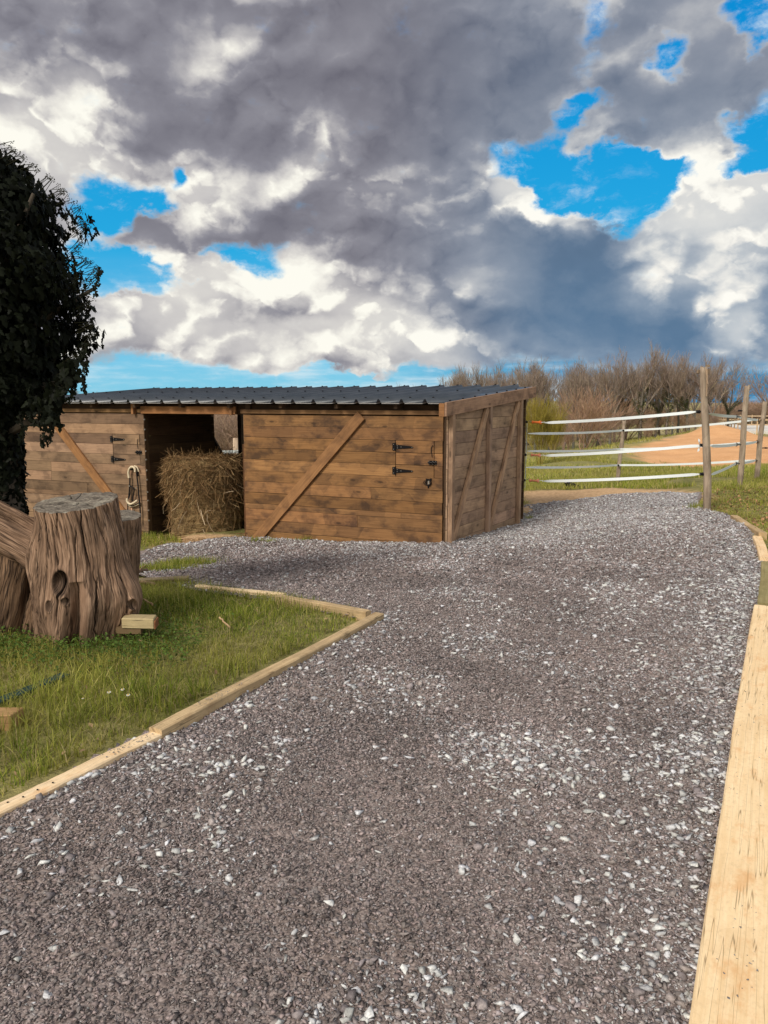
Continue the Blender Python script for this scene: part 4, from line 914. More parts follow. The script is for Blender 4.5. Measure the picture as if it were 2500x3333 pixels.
def loft(name, parent, axis, radf, mat, nth=220, nh=130, knots=(), cap=None, seed=0, crack=.022, ncr=26, tilt=(0,0), jag=0.0, shade=None):
    """axis(f)->centre, radf(f, th)->radius; th=0 faces +X"""
    th = np.linspace(0, 2*np.pi, nth, endpoint=False); f = np.linspace(0, 1, nh); T, Ff = np.meshgrid(th, f)
    C_ = np.array([axis(q) for q in f]); Rr = radf(Ff, T)
    k = ncr/(2*np.pi); warp = (fbm(T*1.5+seed, Ff*3+seed, 3)-.5)*1.1
    def per(fn): w_ = T/(2*np.pi); return fn(T)*(1-w_) + fn(T-2*np.pi)*w_
    ridg = per(lambda t_: np.abs(vn((t_+warp*.35)*k+seed*7, Ff*1.6+3)-.5)*2); cr = np.exp(-(ridg/.10)**2)*np.clip(fbm(T*2+5, Ff*2+seed)*2.2-.55, 0, 1)
    ridg2 = per(lambda t_: np.abs(vn((t_+warp*.35)*k*2.3+seed*3, Ff*2.4+8)-.5)*2)
    cr = cr*.35; rgc = random.Random(int(seed*100))
    for i in range(int(ncr*2.0)):
        t0 = rgc.uniform(0, 2*math.pi); f0 = rgc.uniform(-.3, .75); f1 = f0+rgc.uniform(.25, .95); ph = rgc.uniform(0, 9); wdt = rgc.uniform(.007, .019)
        ct = t0 + .10*np.sin(Ff*3.1+ph) + (vn(Ff*7+ph*3, Ff*0+ph)-.5)*.16 + (vn(Ff*22+ph, Ff*0+ph*2)-.5)*.03
        dth = np.abs((T-ct+np.pi) % (2*np.pi)-np.pi); win = np.clip((Ff-f0)/.12, 0, 1)*np.clip((f1-Ff)/.12, 0, 1)
        cr = np.maximum(cr, np.exp(-(dth/(wdt*(.35+.65*win)))**2)*win**.5*rgc.uniform(.6, 1))
    Rr = Rr - crack*cr + .010*(ridg-.5) + .006*(ridg2-.5) + (per(lambda t_: fbm(t_*2+seed, Ff*3, 4))-.5)*.05
    dirs = np.stack([np.cos(T), np.sin(T), np.zeros_like(T)], -1); V = C_[:,None,:] + dirs*Rr[:,:,None]
    # pixel-placed knots (only on the side that faces the camera)
    Cc = np.ones(V.shape[:2])*(1-.85*cr); Cc *= .8+.4*per(lambda t_: vn(t_*3+seed, Ff*2))
    dep = V[:,:,1]*math.cos(PITCH) - (V[:,:,2]-CAMZ)*math.sin(PITCH); PX = 1250+F*V[:,:,0]/dep; PY = 1666.5-F*(V[:,:,1]*math.sin(PITCH)+(V[:,:,2]-CAMZ)*math.cos(PITCH))/dep
    facing = (dirs[:,:,1] < .25)
    for (kx, ky, rx, ry, depth, rim) in knots:
        q = np.hypot((PX-kx)/rx, (PY-ky)/ry); q = np.where(facing, q, 9)
        prof_ = -depth*np.clip(1-q, 0, 1)**.5*(q < 1) + rim*np.exp(-((q-1.15)/.25)**2); V += dirs*prof_[:,:,None]; Cc *= np.where(q < 1, .55-.2*np.clip(1-q, 0, 1), 1.0); Cc *= 1-.5*np.exp(-((q-1.0)/.12)**2)
    if tilt != (0,0) : V[:,:,2] += (np.clip(Ff*1.0, 0, 1)**3)*((V[:,:,0]-C_[-1,0])*tilt[0] + (V[:,:,1]-C_[-1,1])*tilt[1])
    if jag: V[-1,:,2] += (fbm(th*6, th*0+seed)-.5)*jag
    U = np.stack([T*.33, np.broadcast_to((f*1.0)[:,None], T.shape)], -1)
    idx_ = np.arange(nth*nh).reshape(nh, nth); nxt = np.roll(idx_, -1, 1); Q = np.stack([idx_[:-1], nxt[:-1], nxt[1:], idx_[1:]], -1).reshape(-1,4)
    if shade is not None: Cc = Cc*shade(V)
    col = np.repeat(Cc[...,None], 3, -1).reshape(-1,3)
    body = npmesh(name, V.reshape(-1,3), [Q], mat, parent, smooth=True, col=col, uv=U.reshape(-1,2))
    if cap:
        rim_ = V[-1]; c_ = rim_.mean(0); nr = 26; Vc = []; Uc = []; Ccap = []
        for i in range(nr):
            s_ = 1-i/nr; p = c_ + (rim_-c_)*s_; a_ = th
            crk = np.exp(-((np.abs(vn(a_*2.4+seed, a_*0+s_*1.2)-.5)*2)/.07)**2)*(s_ > .12)*(.4+.6*vn(a_*1.3, a_*0+3)); p = p.copy(); p[:,2] += -.012*crk + (fbm(p[:,0]*25, p[:,1]*25)-.5)*.012*(1 if i else 0) + .004*(i > 0)
            Vc.append(p); Uc.append((p[:,:2]-c_[:2])); Ccap.append(1-.8*crk)
        Vc.append(c_[None]); Uc.append(np.zeros((1,2))); Ccap.append(np.ones(1)); Vc = np.concatenate(Vc); Uc = np.concatenate(Uc); Ccap = np.concatenate(Ccap)
        id2 = np.arange(nr*nth).reshape(nr, nth); nx2 = np.roll(id2, -1, 1); Q = np.stack([id2[:-1], nx2[:-1], nx2[1:], id2[1:]], -1).reshape(-1,4); Tt = np.stack([id2[-1], nx2[-1], np.full(nth, nr*nth)], -1)
        npmesh('sawn_face', Vc, [Q, Tt], sawn_m, parent, smooth=True, col=np.repeat(Ccap[:,None], 3, 1), uv=Uc)
    return body
SX, SY = -2.10, 5.22
stump = empty('tree_stump', (SX, SY, 0), 'big weathered stump with sawn top, deep cracks and hollow knot in the lawn', 'stump')
def s_axis(f): return np.array([SX + .00*f - .02 + .045*(1-f)*f*4, SY + .02*f, -.06 + .97*f])
def s_rad(f, th):
    base_r = .285 + .075*np.exp(-((f-.33)/.17)**2)*np.clip(np.cos(th-.0), 0, 1) + .045*np.exp(-(f/.3)**2) + .06*np.exp(-((f-.25)/.25)**2)*np.clip(np.cos(th+2.2), 0, 1)
    base_r += .05*np.exp(-(f/.38)**2)*np.cos(5*th+.9) ; base_r -= .20*np.exp(-((th-4.88)/.13)**2)*np.clip(1-f/.5, 0, 1)**.6
    base_r += .085*np.exp(-((th-3.35)/.55)**2)*np.exp(-((f-.62)/.22)**2); base_r -= .10*np.exp(-((th-3.7)/.5)**2)*np.exp(-(f/.3)**2); base_r -= .012*np.exp(-((f-.85)/.2)**2); return base_r
loft('trunk', stump, s_axis, s_rad, stump_m, knots=((199,1895,25,42,.06,.014),(214,1956,12,13,.018,.008),(160,1972,11,18,.012,.006),(428,1967,12,17,.02,.014)), cap=True, seed=1.3, tilt=(.06, .13), jag=.02, nth=520, nh=190, ncr=30, crack=.03)
# the limb that leaves to the left and the old bole under it
A0 = P(205,1830,5.20); A1 = P(-230,1540,5.30)
def limb(name, A0, A1, r0, r1, seed, mat=stump_m, knots=(), bow=.0, crack=.02):
    d = A1-A0; L = np.linalg.norm(d); dn = d/L; sd = np.cross(dn, [0,1,0]); sd /= np.linalg.norm(sd); up = np.cross(sd, dn); nth, nh = 180, 110
    th = np.linspace(0, 2*np.pi, nth, endpoint=False); f = np.linspace(0,1,nh); T, Ff = np.meshgrid(th, f)
    def per(fn): w_ = T/(2*np.pi); return fn(T)*(1-w_)+fn(T-2*np.pi)*w_
    k = 20/(2*np.pi); warp = (fbm(T+seed, Ff*3)-.5)*.8; ridg = per(lambda t_: np.abs(vn((t_+warp*.3)*k+seed*5, Ff*1.3)-.5)*2); cr = np.exp(-(ridg/.11)**2)*np.clip(fbm(T*2, Ff*2+seed)*2.4-.5, 0, 1)
    Rr = r0+(r1-r0)*Ff - crack*cr + .012*(ridg-.5) + (per(lambda t_: fbm(t_*1.6+seed, Ff*2.5, 4))-.5)*.11
    C_ = A0+d*Ff[...,None] + up*(bow*np.sin(Ff*np.pi))[...,None]; V = C_ + (sd*np.cos(T)[...,None]+up*np.sin(T)[...,None])*Rr[...,None]
    idx_ = np.arange(nth*nh).reshape(nh, nth); nxt = np.roll(idx_, -1, 1); Q = np.stack([idx_[:-1], nxt[:-1], nxt[1:], idx_[1:]], -1).reshape(-1,4)
    V = np.concatenate([V.reshape(-1,3), A0[None], A1[None]]); n_ = nth*nh; T0 = np.stack([nxt[0], idx_[0], np.full(nth, n_)], -1); T1 = np.stack([idx_[-1], nxt[-1], np.full(nth, n_+1)], -1)
    U = np.concatenate([np.stack([T*.25, Ff*L], -1).reshape(-1,2), [[0,0],[0,0]]]); col = np.concatenate([np.repeat((1-.7*cr)[...,None], 3, -1).reshape(-1,3), np.ones((2,3))])
    return npmesh(name, V, [Q, T0, T1], mat, stump, smooth=True, col=col, uv=U)
limb('limb', P(300,1880,5.30), P(-260,1590,5.30), .20, .125, 2.1, bow=.04)
limb('limb', P(150,1745,5.30), P(-120,1590,5.25), .07, .035, 5.1)
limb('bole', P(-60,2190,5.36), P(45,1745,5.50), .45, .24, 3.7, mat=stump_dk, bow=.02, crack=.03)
limb('bole', P(120,2170,5.30), P(170,1900,5.30), .17, .12, 6.2, mat=stump_dk)
s2 = empty('small_stump', (P(395,1800,5.95)[0], 5.95, 0), 'smaller pale-topped stump standing right behind the big one', 'stump')
c2 = np.array([P(378,1760,5.85)[0], 5.85])
loft('trunk', s2, lambda f: np.array([c2[0]+.02*f, c2[1], -.1+.82*f]), lambda f, th: .155+.03*np.exp(-((f-1)/.2)**2)+0*th, stump_m, cap=True, seed=4.1, nth=120, nh=60, crack=.015, ncr=16, tilt=(0,.10))

# ------------------------------------------------------------------ scraps lying in the grass
def log(name, a, b_, r, label, cat, mat, col=(1,1,1), off=.02, bend=.02, seg=9, group=None, r2=None, par=None):
    pa = GP(*a, off=off) if len(a) == 2 else P(*a); pb = GP(*b_, off=off) if len(b_) == 2 else P(*b_); mb = MB(); n_ = 8
    pts = [pa+(pb-pa)*i/n_ + np.array([random.uniform(-bend,bend), random.uniform(-bend,bend), random.uniform(-bend,bend)*.5])*(.3 if i in (0,n_) else 1) for i in range(n_+1)]
    mb.tube(pts, [r+((r2 or r)-r)*i/n_ + random.uniform(-.1,.1)*r for i in range(n_+1)], seg, col=col); o = mb.build(name, mat, par, smooth=False, loc=tuple(pa) if par is None else (0,0,0)); 
    return tag(o, label, cat, group) if par is None else o
bark = woodmat('dead_bark', (.30,.22,.15), (.18,.125,.085), (.06,.04,.03), .6, .9)
oc = GP(470, 2008, .05)
off = empty('wood_offcut', tuple(oc), 'thick sawn block with pale top resting beside the big stump', 'wood block')
pa = P(395,2020,5.0); pb = P(500,2026,4.95); d = pb-pa; d[2] = .01; sdv_ = np.array([-.1,1,0])*.11
mb = MB(); mb.box(pa+[0,0,-.055], d, sdv_, np.array([0,0,.07]), (1.15,1.2,1.1)); mb.build('block', pine_old, off, bevel=.005)
mb = MB(); mb.box(pb+[.0015,0,-.05], np.array([.012,0,.004]), sdv_*.93, np.array([0,0,.058]), (.8,.7,.6)); mb.build('sawn_end', endgrain, off, bevel=.003)
mb = MB(); mb.box(pa+[-.05,.02,-.10], d*.8, sdv_*.8, np.array([0,0,.044]), (.4,.35,.3)); mb.build('bearer', pine_old, off, bevel=.004)
log('stick', (415,1868), (478,1858), .028, 'thick dark branch piece behind the big stump', 'stick', bark, (.45,.4,.4), .03, .006)
log('stick', (430,1888), (500,1900), .014, 'pale bare stick crossing the scrap planks', 'stick', bark, (2.0,1.8,1.6), .05, .006)
log('stick', (500,1898), (516,1908), .010, 'short twig leaning on the scrap planks', 'stick', bark, (1.5,1.3,1.1), .03, .004)
log('stick', (455,1945), (497,1968), .008, 'pale twig lying in the tall grass by the stump', 'stick', bark, (2.6,2.3,1.9), .07, .004)
log('stick', (715,2010), (748,2042), .006, 'thin pale twig lying on the open lawn', 'stick', bark, (2.6,2.4,2.0), .05, .004)
log('stick', (455,1853), (478,1838), .006, 'thin twig sticking up from the dark branch piece', 'stick', bark, (1.8,1.5,1.2), .06, .002)
def flat(a, b_, w_, h_, off_, label, mat, col=(1,1,1)):
    pa, pb = GP(*a, off=off_), GP(*b_, off=off_); mb = MB(); mb.beam(pa, pb, w_, h_, col=col); return tag(mb.build('scrap_plank', mat, loc=tuple(pa), bevel=.003), label, 'plank')
flat((440,1889), (615,1880), .10, .02, .06, 'long grey scrap plank lying between grass and gravel', pine_old, (.85,.85,.85))
flat((520,1896), (612,1884), .06, .03, .03, 'short grey plank under the long scrap plank', pine_old, (.6,.55,.5))
wb = P(8,2322,3.6); wb = GP(15, 2345, .05); mb = MB(); mb.box(wb-[.16,.02,.05], np.array([.20,.0,0]), np.array([.02,.10,0]), np.array([0,0,.085]), (1,.8,.6)); tag(mb.build('wood_block', pine_old, loc=tuple(wb), bevel=.004), 'brown wood block lying at the left edge of the lawn', 'wood block')
teal = simple('blue_green_plastic', (.018,.055,.06), .5, 0, .2); pa, pb = GP(-60,2310,.025), GP(215,2200,.020)
mb = MB(); mb.beam(pa, pb, .07, .035); tag(mb.build('plastic_edging', teal, loc=tuple(pa), bevel=.004), 'dark blue-green plastic rail sunk in the lawn at left', 'plastic rail')
# crisp dead leaves
def leafmat(): return tintmat('leaf_litter', .8, trans=.15)
litter_m = leafmat()

# ------------------------------------------------------------------ grass
def blades(q, z, h, wd, cols, lean=.5, seg=3, clump=None):
    n = len(q); a = RNG.uniform(0, 2*np.pi, n); d = np.stack([np.cos(a), np.sin(a)], -1); le = np.abs(RNG.normal(0, lean, n))
    t_ = np.linspace(0, 1, seg+1); hx = h[:,None]*(t_**1.7)[None]*le[:,None]; hzv = h[:,None]*(t_[None]*(1-.28*le[:,None]*t_[None]))
    P_ = np.stack([q[:,0,None]+d[:,0,None]*hx, q[:,1,None]+d[:,1,None]*hx, z[:,None]+hzv], -1)
    s_ = RNG.uniform(0, 2*np.pi, n); side = np.stack([np.cos(s_), np.sin(s_), np.zeros(n)], -1); ww = wd[:,None]*(1-t_**1.5)[None]+.0002
    V = np.stack([P_-side[:,None]*ww[...,None], P_+side[:,None]*ww[...,None]], 2).reshape(n, -1, 3)
    base = (np.arange(n)*(2*(seg+1)))[:,None,None]; f = np.array([[2*i,2*i+1,2*i+3,2*i+2] for i in range(seg)])[None]
    cc = cols[:,None,:]*(.45+.75*t_[None,:,None]**.7)*np.ones((1,seg+1,1)); cc = cols[:,None,:]*np.ones((1,seg+1,1)); return V.reshape(-1,3), (base+f).reshape(-1,4), np.repeat(cc, 2, 1).reshape(-1,3)
GC = np.array([(.17,.24,.025),(.25,.30,.035),(.35,.36,.055),(.11,.16,.02),(.52,.45,.17),(.43,.42,.10)])
def grasscol(n, p, x=None, y=None):
    c = GC[RNG.choice(6, n, p=p)]*RNG.uniform(.65, 1.25, (n,1))
    if x is not None:
        yk = np.clip((fbm(x*1.1+30, y*1.1+12, 3)-.42)*4, 0, 1)[:,None]*.55; c = c*(1-yk)+np.array([.42,.37,.10])*yk*RNG.uniform(.7,1.2,(n,1))
        c = c*(.72+.55*fbm(x*1.7+3, y*1.7, 3))[:,None]
    return c
def poly_sample(poly, n):
    poly = np.array(poly); lo, hi = poly.min(0), poly.max(0); out = []; tot = 0
    while tot < n:
        q = RNG.uniform(lo, hi, (n*2, 2)); q = q[inside([tuple(p) for p in poly], q[:,0], q[:,1])]; out.append(q); tot += len(q)
    return np.concatenate(out)[:n]
LAWN = [(-3.6,1.9), pxy(-90,2640), pxy(0,2600), pxy(484,2370), pxy(900,2150), pxy(1195,2003), pxy(905,1945), pxy(640,1910), pxy(520,1905), pxy(450,1890), pxy(405,1850), pxy(395,1835), (-3.3,7.6), (-5.5,7.8), (-5.5,1.9)]
def keep_off(q, r=.24): return np.hypot(q[:,0]-SX, q[:,1]-SY) > r
q = poly_sample(LAWN, 78000); q = q[keep_off(q)]; q = q[np.abs(q[:,0]) < .56*q[:,1]+.9]
hf = fbm(q[:,0]*2.3+11, q[:,1]*2.3, 3); tall = np.exp(-((q[:,0]+1.75)**2+(q[:,1]-6.1)**2)/.25) + .5*np.exp(-((q[:,0]+1.9)**2+(q[:,1]-3.7)**2)/.25); short = np.clip(1.15-np.exp(-((q[:,0]+.25)**2/.9+(q[:,1]-5.3)**2/.9))*.75, .3, 1)
h = (.035+.085*np.clip(hf*1.9-.45, 0, 1)+.09*tall)*short*RNG.uniform(.5,1.3,len(q))
grass_m = tintmat('grass_blade', .6, trans=.35, spec=.2)
L1 = blades(q, hgt(q[:,0], q[:,1])-.004, h, RNG.uniform(.0014,.0034,len(q)), grasscol(len(q), [.22,.28,.16,.14,.11,.09], q[:,0], q[:,1]), .65)
# straw coloured thatch lying between
q = poly_sample(LAWN, 7000); q = q[keep_off(q)]; L2 = blades(q, hgt(q[:,0], q[:,1])+.004, RNG.uniform(.04,.12,len(q)), RNG.uniform(.001,.003,len(q)), np.array([.38,.31,.15])*RNG.uniform(.5,1.2,(len(q),1)), 2.2)
V, Fq, Cc = merge([L1, L2]); tag(npmesh('lawn_grass', V, Fq, grass_m, col=Cc), 'rough green grass growing round the old stump', kind='stuff')
# grass by the shed mouth, small islands, and blades at the foot of the wall
PM = [pxy(396,1812), pxy(470,1795), pxy(560,1773), pxy(600,1766), pxy(560,1752), pxy(474,1742), (-5.8,13.0), (-6.5,12.0), (-4.6,8.4), (-3.2,7.9)]
q = poly_sample(PM, 16000); dcl = fbm(q[:,0]*2.0, q[:,1]*2.0+5, 3); q = q[(dcl > .42)]; A1_ = blades(q, hgt(q[:,0], q[:,1]), RNG.uniform(.03,.13,len(q)), RNG.uniform(.002,.005,len(q)), grasscol(len(q), [.2,.25,.2,.1,.15,.1]), .6)
isl = []
for (px_, py_, rx, ry, n_) in ((610,1836,.34,.16,800),(520,1858,.42,.22,1500),(835,1764,.12,.05,120),(1010,1762,.20,.05,200),(1180,1763,.12,.05,90),(1270,1764,.10,.05,60),(880,1768,.1,.05,60),(2270,1655,.14,.12,260),(1720,1690,.08,.12,60)):
    c_ = pxy(px_, py_); qq = np.array(c_)+RNG.normal(size=(n_,2))*[rx*.5, ry*.5]; isl.append(blades(qq, hgt(qq[:,0], qq[:,1])+.0, RNG.uniform(.03,.12,n_), RNG.uniform(.002,.004,n_), grasscol(n_, [.15,.3,.25,.05,.15,.1]), .5))
V, Fq, Cc = merge([A1_]+isl); tag(npmesh('shed_grass', V, Fq, grass_m, col=Cc), 'thin grass tufts at the foot of the shed and in the gravel', kind='stuff')
# the right bank and the paddock
RB = [pxy(2275,1655), pxy(2290,1668), pxy(2385,1682), pxy(2460,1750), pxy(2500,1800), (6.5,8.0), (13,12), (16,17), pxy(2300,1580), pxy(2280,1600)]
q = poly_sample(RB, 60000); q = q[q[:,0] < .54*q[:,1]+1.0]; q = q[:34000]; hf = fbm(q[:,0]*1.5, q[:,1]*1.5+7, 3); B1 = blades(q, hgt(q[:,0], q[:,1]), (.025+.11*np.clip(hf*2.4-.95, 0, 1))*RNG.uniform(.5,1.4,len(q)), RNG.uniform(.003,.007,len(q)), grasscol(len(q), [.06,.16,.22,.04,.30,.22], q[:,0]*.6, q[:,1]*.6), .9)
def fan(D0, D1, n, px0, px1, hh, ww, p, thr=.35, sc=.6):
    D = np.sqrt(RNG.uniform(D0**2, D1**2, n)); px_ = RNG.uniform(px0, px1, n); x = (px_-1250)/2526*D*1.01; q = np.stack([x, D], -1); k = fbm(x*sc, D*sc+3, 3) > thr; q = q[k & (soft(STRIP, q[:,0], q[:,1], .3, .5) < .5) & (soft(SPOIL, q[:,0], q[:,1], 1.2, 2.0) < .3) & ~inside(DRIVE_L, q[:,0], q[:,1])]
    return blades(q, hgt(q[:,0], q[:,1]), hh*RNG.uniform(.4,1.4,len(q)), RNG.uniform(ww*.6, ww*1.3, len(q)), grasscol(len(q), p, q[:,0]*.3, q[:,1]*.3), .6, 2)
B2 = fan(14.5, 24, 42000, 1600, 2560, .11, .007, [.08,.24,.24,.03,.23,.18], .40); B3 = fan(24, 45, 30000, 1600, 2560, .15, .015, [.05,.15,.22,.03,.33,.22], .40, .3); B4 = fan(45, 110, 20000, 1500, 2560, .28, .03, [.03,.08,.2,.03,.44,.22], .46, .15)
V, Fq, Cc = merge([B1, B2, B3, B4]); tag(npmesh('paddock_grass', V, Fq, grass_m, col=Cc), 'rough yellow-green grass over the paddock and bank', kind='stuff')
# low leafy weeds round the stump foot and leaf litter on the bank
def leaflets(pos, nrm_up, size, cols, fold=.25):
    n = len(pos); a = RNG.uniform(0, 2*np.pi, n); til = RNG.normal(0, .5, n)+.3; d = np.stack([np.cos(a)*np.cos(til), np.sin(a)*np.cos(til), np.sin(til)], -1); s_ = np.cross(d, RNG.normal(size=(n,3))*.3+[0,0,1]); s_ /= np.linalg.norm(s_, axis=1)[:,None]; up = np.cross(s_, d)
    prof_ = [(0,0,0),(.35,.33,fold),(.75,.26,fold),(1.05,0,0),(.75,-.26,fold),(.35,-.33,fold)]
    V = np.stack([pos+size[:,None]*(d*x+s_*y+up*z_*.5) for x,y,z_ in prof_], 1); base = (np.arange(n)*6)[:,None,None]; f = np.array([[0,1,2,3],[0,3,4,5]])[None]
    return V.reshape(-1,3), (base+f).reshape(-1,4), np.repeat(cols, 6, 0)
n = 5200; a = RNG.uniform(0, 2*np.pi, n); r2_ = .30+np.abs(RNG.normal(0,.22,n)); q = np.stack([SX+r2_*np.cos(a)*1.3, SY+r2_*np.sin(a)-.05], -1); q[:2600] = np.stack([RNG.uniform(-2.75,-1.2,2600), RNG.normal(4.75,.2,2600)], -1)
pos = np.c_[q, hgt(q[:,0], q[:,1])+RNG.uniform(.01,.09,n)]; V, Fq, Cc = leaflets(pos, None, RNG.uniform(.010,.026,n), np.array([.10,.16,.03])*RNG.uniform(.5,1.4,(n,1))*np.array([1,1,1]))
tag(npmesh('leafy_weeds', V, Fq, grass_m, col=Cc), 'low leafy weeds round the foot of the big stump', kind='stuff')
n = 1500; q = poly_sample([pxy(2300,1668), pxy(2390,1680), pxy(2470,1745), (6.3,8.5), (8.5,12), pxy(2330,1600)], n); pos = np.c_[q, hgt(q[:,0], q[:,1])+RNG.uniform(.01,.06,n)]
V, Fq, Cc = leaflets(pos, None, RNG.uniform(.02,.05,n), np.array([.36,.21,.10])*RNG.uniform(.4,1.3,(n,1))); q = poly_sample(LAWN, 260); pos = np.c_[q, hgt(q[:,0], q[:,1])+.04]
V2_, F2_, C2_ = leaflets(pos, None, RNG.uniform(.015,.035,260), np.array([.36,.24,.13])*RNG.uniform(.4,1.2,(260,1))); V, Fq, Cc = merge([(V,Fq,Cc),(V2_,F2_,C2_)])
tag(npmesh('leaf_litter', V, Fq, litter_m, col=Cc), 'brown dead leaves scattered over the grass', kind='stuff')
# daisies
white_m = simple('petal_white', (.80,.80,.76), .7); yel = simple('daisy_eye', (.7,.45,.03), .8)
for i, (px_, py_, lb) in enumerate(((355,2253,'left of three white daisies in the lawn'), (399,2244,'middle white daisy of three in the lawn'), (417,2262,'right of three white daisies in the lawn'), (270,2273,'small white daisy alone, left of the other daisies'))):
    q = GP(px_, py_, .07); d_ = empty('daisy', tuple(q-[0,0,.07]), lb, 'daisy', 'daisies in the lawn'); mb = MB(); s_ = .011 if i < 3 else .007
    for k in range(10):
        a = k/10*2*math.pi; c_, s2_ = math.cos(a), math.sin(a); e = np.array([c_, s2_*.8, .25*s2_]); w_ = np.array([-s2_, c_, 0])*.28; mb.add([q, q+e*s_*.7+w_*s_, q+e*s_*1.1, q+e*s_*.7-w_*s_], [(0,1,2,3)])
    mb.build('petals', white_m, d_); MB().tube([q+[0,0,-.001], q+[0,-.002,.003]], s_*.35, 8).build('flower_eye', yel, d_); MB().tube([q-[0,0,.07], q], .0012, 4, col=(.1,.17,.02)).build('stem', grass_m, d_)
# ------------------------------------------------------------------ paddock fence
post_m = woodmat('split_post', (.50,.40,.30), (.34,.26,.19), (.17,.12,.085), .7, .85, bs=.8)
def gpost(foot, top, D, rb, rt, label, wob=.02, seed=0, knots=(), base_dark=True, lean=0.0):
    pb = P(foot[0], foot[1], D); pt = P(top[0], top[1], D+lean); rg = random.Random(seed); n_ = 26; V = []; U = []; Cc = []; k = 18
    root = empty('fence_post', tuple(pb), label, 'fence post', 'round paddock fence posts')
    for i in range(n_+1):
        f = i/n_; c_ = pb+(pt-pb)*f - (np.array([0,0,.25]) if i == 0 else 0); bx = math.sin(f*3.3+seed)*wob + math.sin(f*8+seed*2)*wob*.25; c_ = c_ + np.array([bx*math.sin(f*math.pi), 0, 0])
        rr = rb+(rt-rb)*f
        for j in range(k):
            a = 2*math.pi*j/k; q = rr*(1+.10*math.sin(2*a+seed)+.07*math.sin(3*a+f*2)+ (float(vn(np.array(j*1.7+seed), np.array(f*5)))-.5)*.16)
            for (kf, ka, kr) in knots: q += kr*math.exp(-((f-kf)/.03)**2-((a-ka)/.4)**2)
            V.append(c_+np.array([math.cos(a)*q, math.sin(a)*q, rg.uniform(-.015,.03) if i == n_ else 0])); U.append((f*2+seed, j/k*.5)); g = .85+.3*float(vn(np.array(j*.9+seed), np.array(f*9+1.)))
            Cc.append((g*(.75 if f < .12 and base_dark else 1),)*3)
    V.append(pt+np.array([0,0,.01])); U.append((0,0)); Cc.append((.6,.6,.6))
    Q = np.array([[i*k+j, i*k+(j+1)%k, (i+1)*k+(j+1)%k, (i+1)*k+j] for i in range(n_) for j in range(k)]); T_ = np.array([[n_*k+j, n_*k+(j+1)%k, len(V)-1] for j in range(k)])
    npmesh('post', V, [Q, T_], post_m, root, smooth=True, col=np.array(Cc), uv=np.array(U)); return root, pb, pt
def insul(root, q, d=(-1,0,0), r=.022, claw=False):
    d = np.array(d, float); d /= np.linalg.norm(d); q = np.array(q); mb = MB()
    if claw:
        mb.tube([q-d*.03, q+d*.05], .007, 6); mb.tube([q+d*.05-ZU*.028, q+d*.05+ZU*.028], .006, 6); mb.tube([q+d*.05+ZU*.028, q+d*.07+ZU*.03], .005, 6); mb.tube([q+d*.05-ZU*.028, q+d*.07-ZU*.03], .005, 6)
    else: mb.tube([q-d*.05, q+d*.0], .010, 7); mb.tube([q, q+d*.02], r, 10); mb.tube([q+d*.02, q+d*.032], r*.7, 10); mb.tube([q+d*.032, q+d*.05], r*.9, 10)
    mb.build('insulator', black_pl, root)
DP, DB, DC, DA, DS = 11.15, 13.6, 14.8, 17.0, 12.95
pG, pGb, pGt = gpost((2301,1668), (2290,1198), DP, .053, .047, 'tall crooked gate post with a knot, standing at the gravel edge', .035, 1, ((.38,4.9,.015),(.86,4.5,.010)), lean=-.05)
pB, pBb, pBt = gpost((2408,1588), (2432,1258), DB, .048, .041, 'second post right of the gate post, leaning right', .012, 2)
pC, pCb, pCt = gpost((2463,1566), (2490,1310), DC, .045, .038, 'rightmost fence post, corner of the paddock tapes', .014, 3)
pA, pAb, pAt = gpost((2010,1578), (2032,1371), DA, .047, .040, 'leaning grey post alone in mid fence between shed and gate post', .008, 4)
mb = MB()
bk = GP(2301, 1665, 0)
for (x, y, dx, dy) in ((2283,1195,14,6),(2300,1193,10,-6),(2310,1200,-6,14),(2275,1204,-4,8)):
    q = P(x, y, DP-.05); q2 = P(x+dx, y+dy+4, DP-.06); mb.beam(q, q2, .025, .035, col=(.6,.55,.5))
for (xa_, ya_, xb_, yb_) in ((2303,1200,2300,1290),(2298,1200,2304,1250)): mb.beam(P(xa_,ya_,DP-.09), P(xb_,yb_,DP-.10), .02, .012, col=(1.2,1.1,1.0))
mb.build('split_top', post_m, pG)
def ribbon(pts, wv, name='tape', parent=None, twist=None, mat=None, w2=.001):
    """flat tape through world points; wv = half width"""
    pts = curve(pts, 6); n_ = len(pts); V = []; U = []; L = 0
    for i, p in enumerate(pts):
        t_ = pts[min(i+1,n_-1)]-pts[max(i-1,0)]; t_ /= np.linalg.norm(t_); nrm = np.cross(t_, ZU); nrm /= np.linalg.norm(nrm); f = i/(n_-1)
        a = (twist(f) if twist else 0.0); up = ZU*math.cos(a)+nrm*math.sin(a); nn = np.cross(up, t_)
        if i: L += np.linalg.norm(p-pts[i-1])
        hw = wv*(min(1, .25+f*14, .25+(1-f)*14))
        for s_, h_ in ((-1,-1),(-1,1),(1,1),(1,-1)): V.append(p+up*hw*h_+nn*s_*w2); U.append((L, .5+.5*h_))
    Fc = [(i*4+j, i*4+(j+1)%4, (i+1)*4+(j+1)%4, (i+1)*4+j) for i in range(n_-1) for j in range(4)]+[(3,2,1,0), tuple((n_-1)*4+j for j in range(4))]
    mb = MB(); mb.add(V, Fc, U); o = mb.build(name, mat or tape_mat, parent, loc=tuple(pts[0]) if parent is None else (0,0,0)); return o
def sagpts(a, b_, n=5, sag=.03):
    a = np.array(a); b_ = np.array(b_); return [a+(b_-a)*i/n - ZU*sag*4*(i/n)*(1-i/n) for i in range(n+1)]
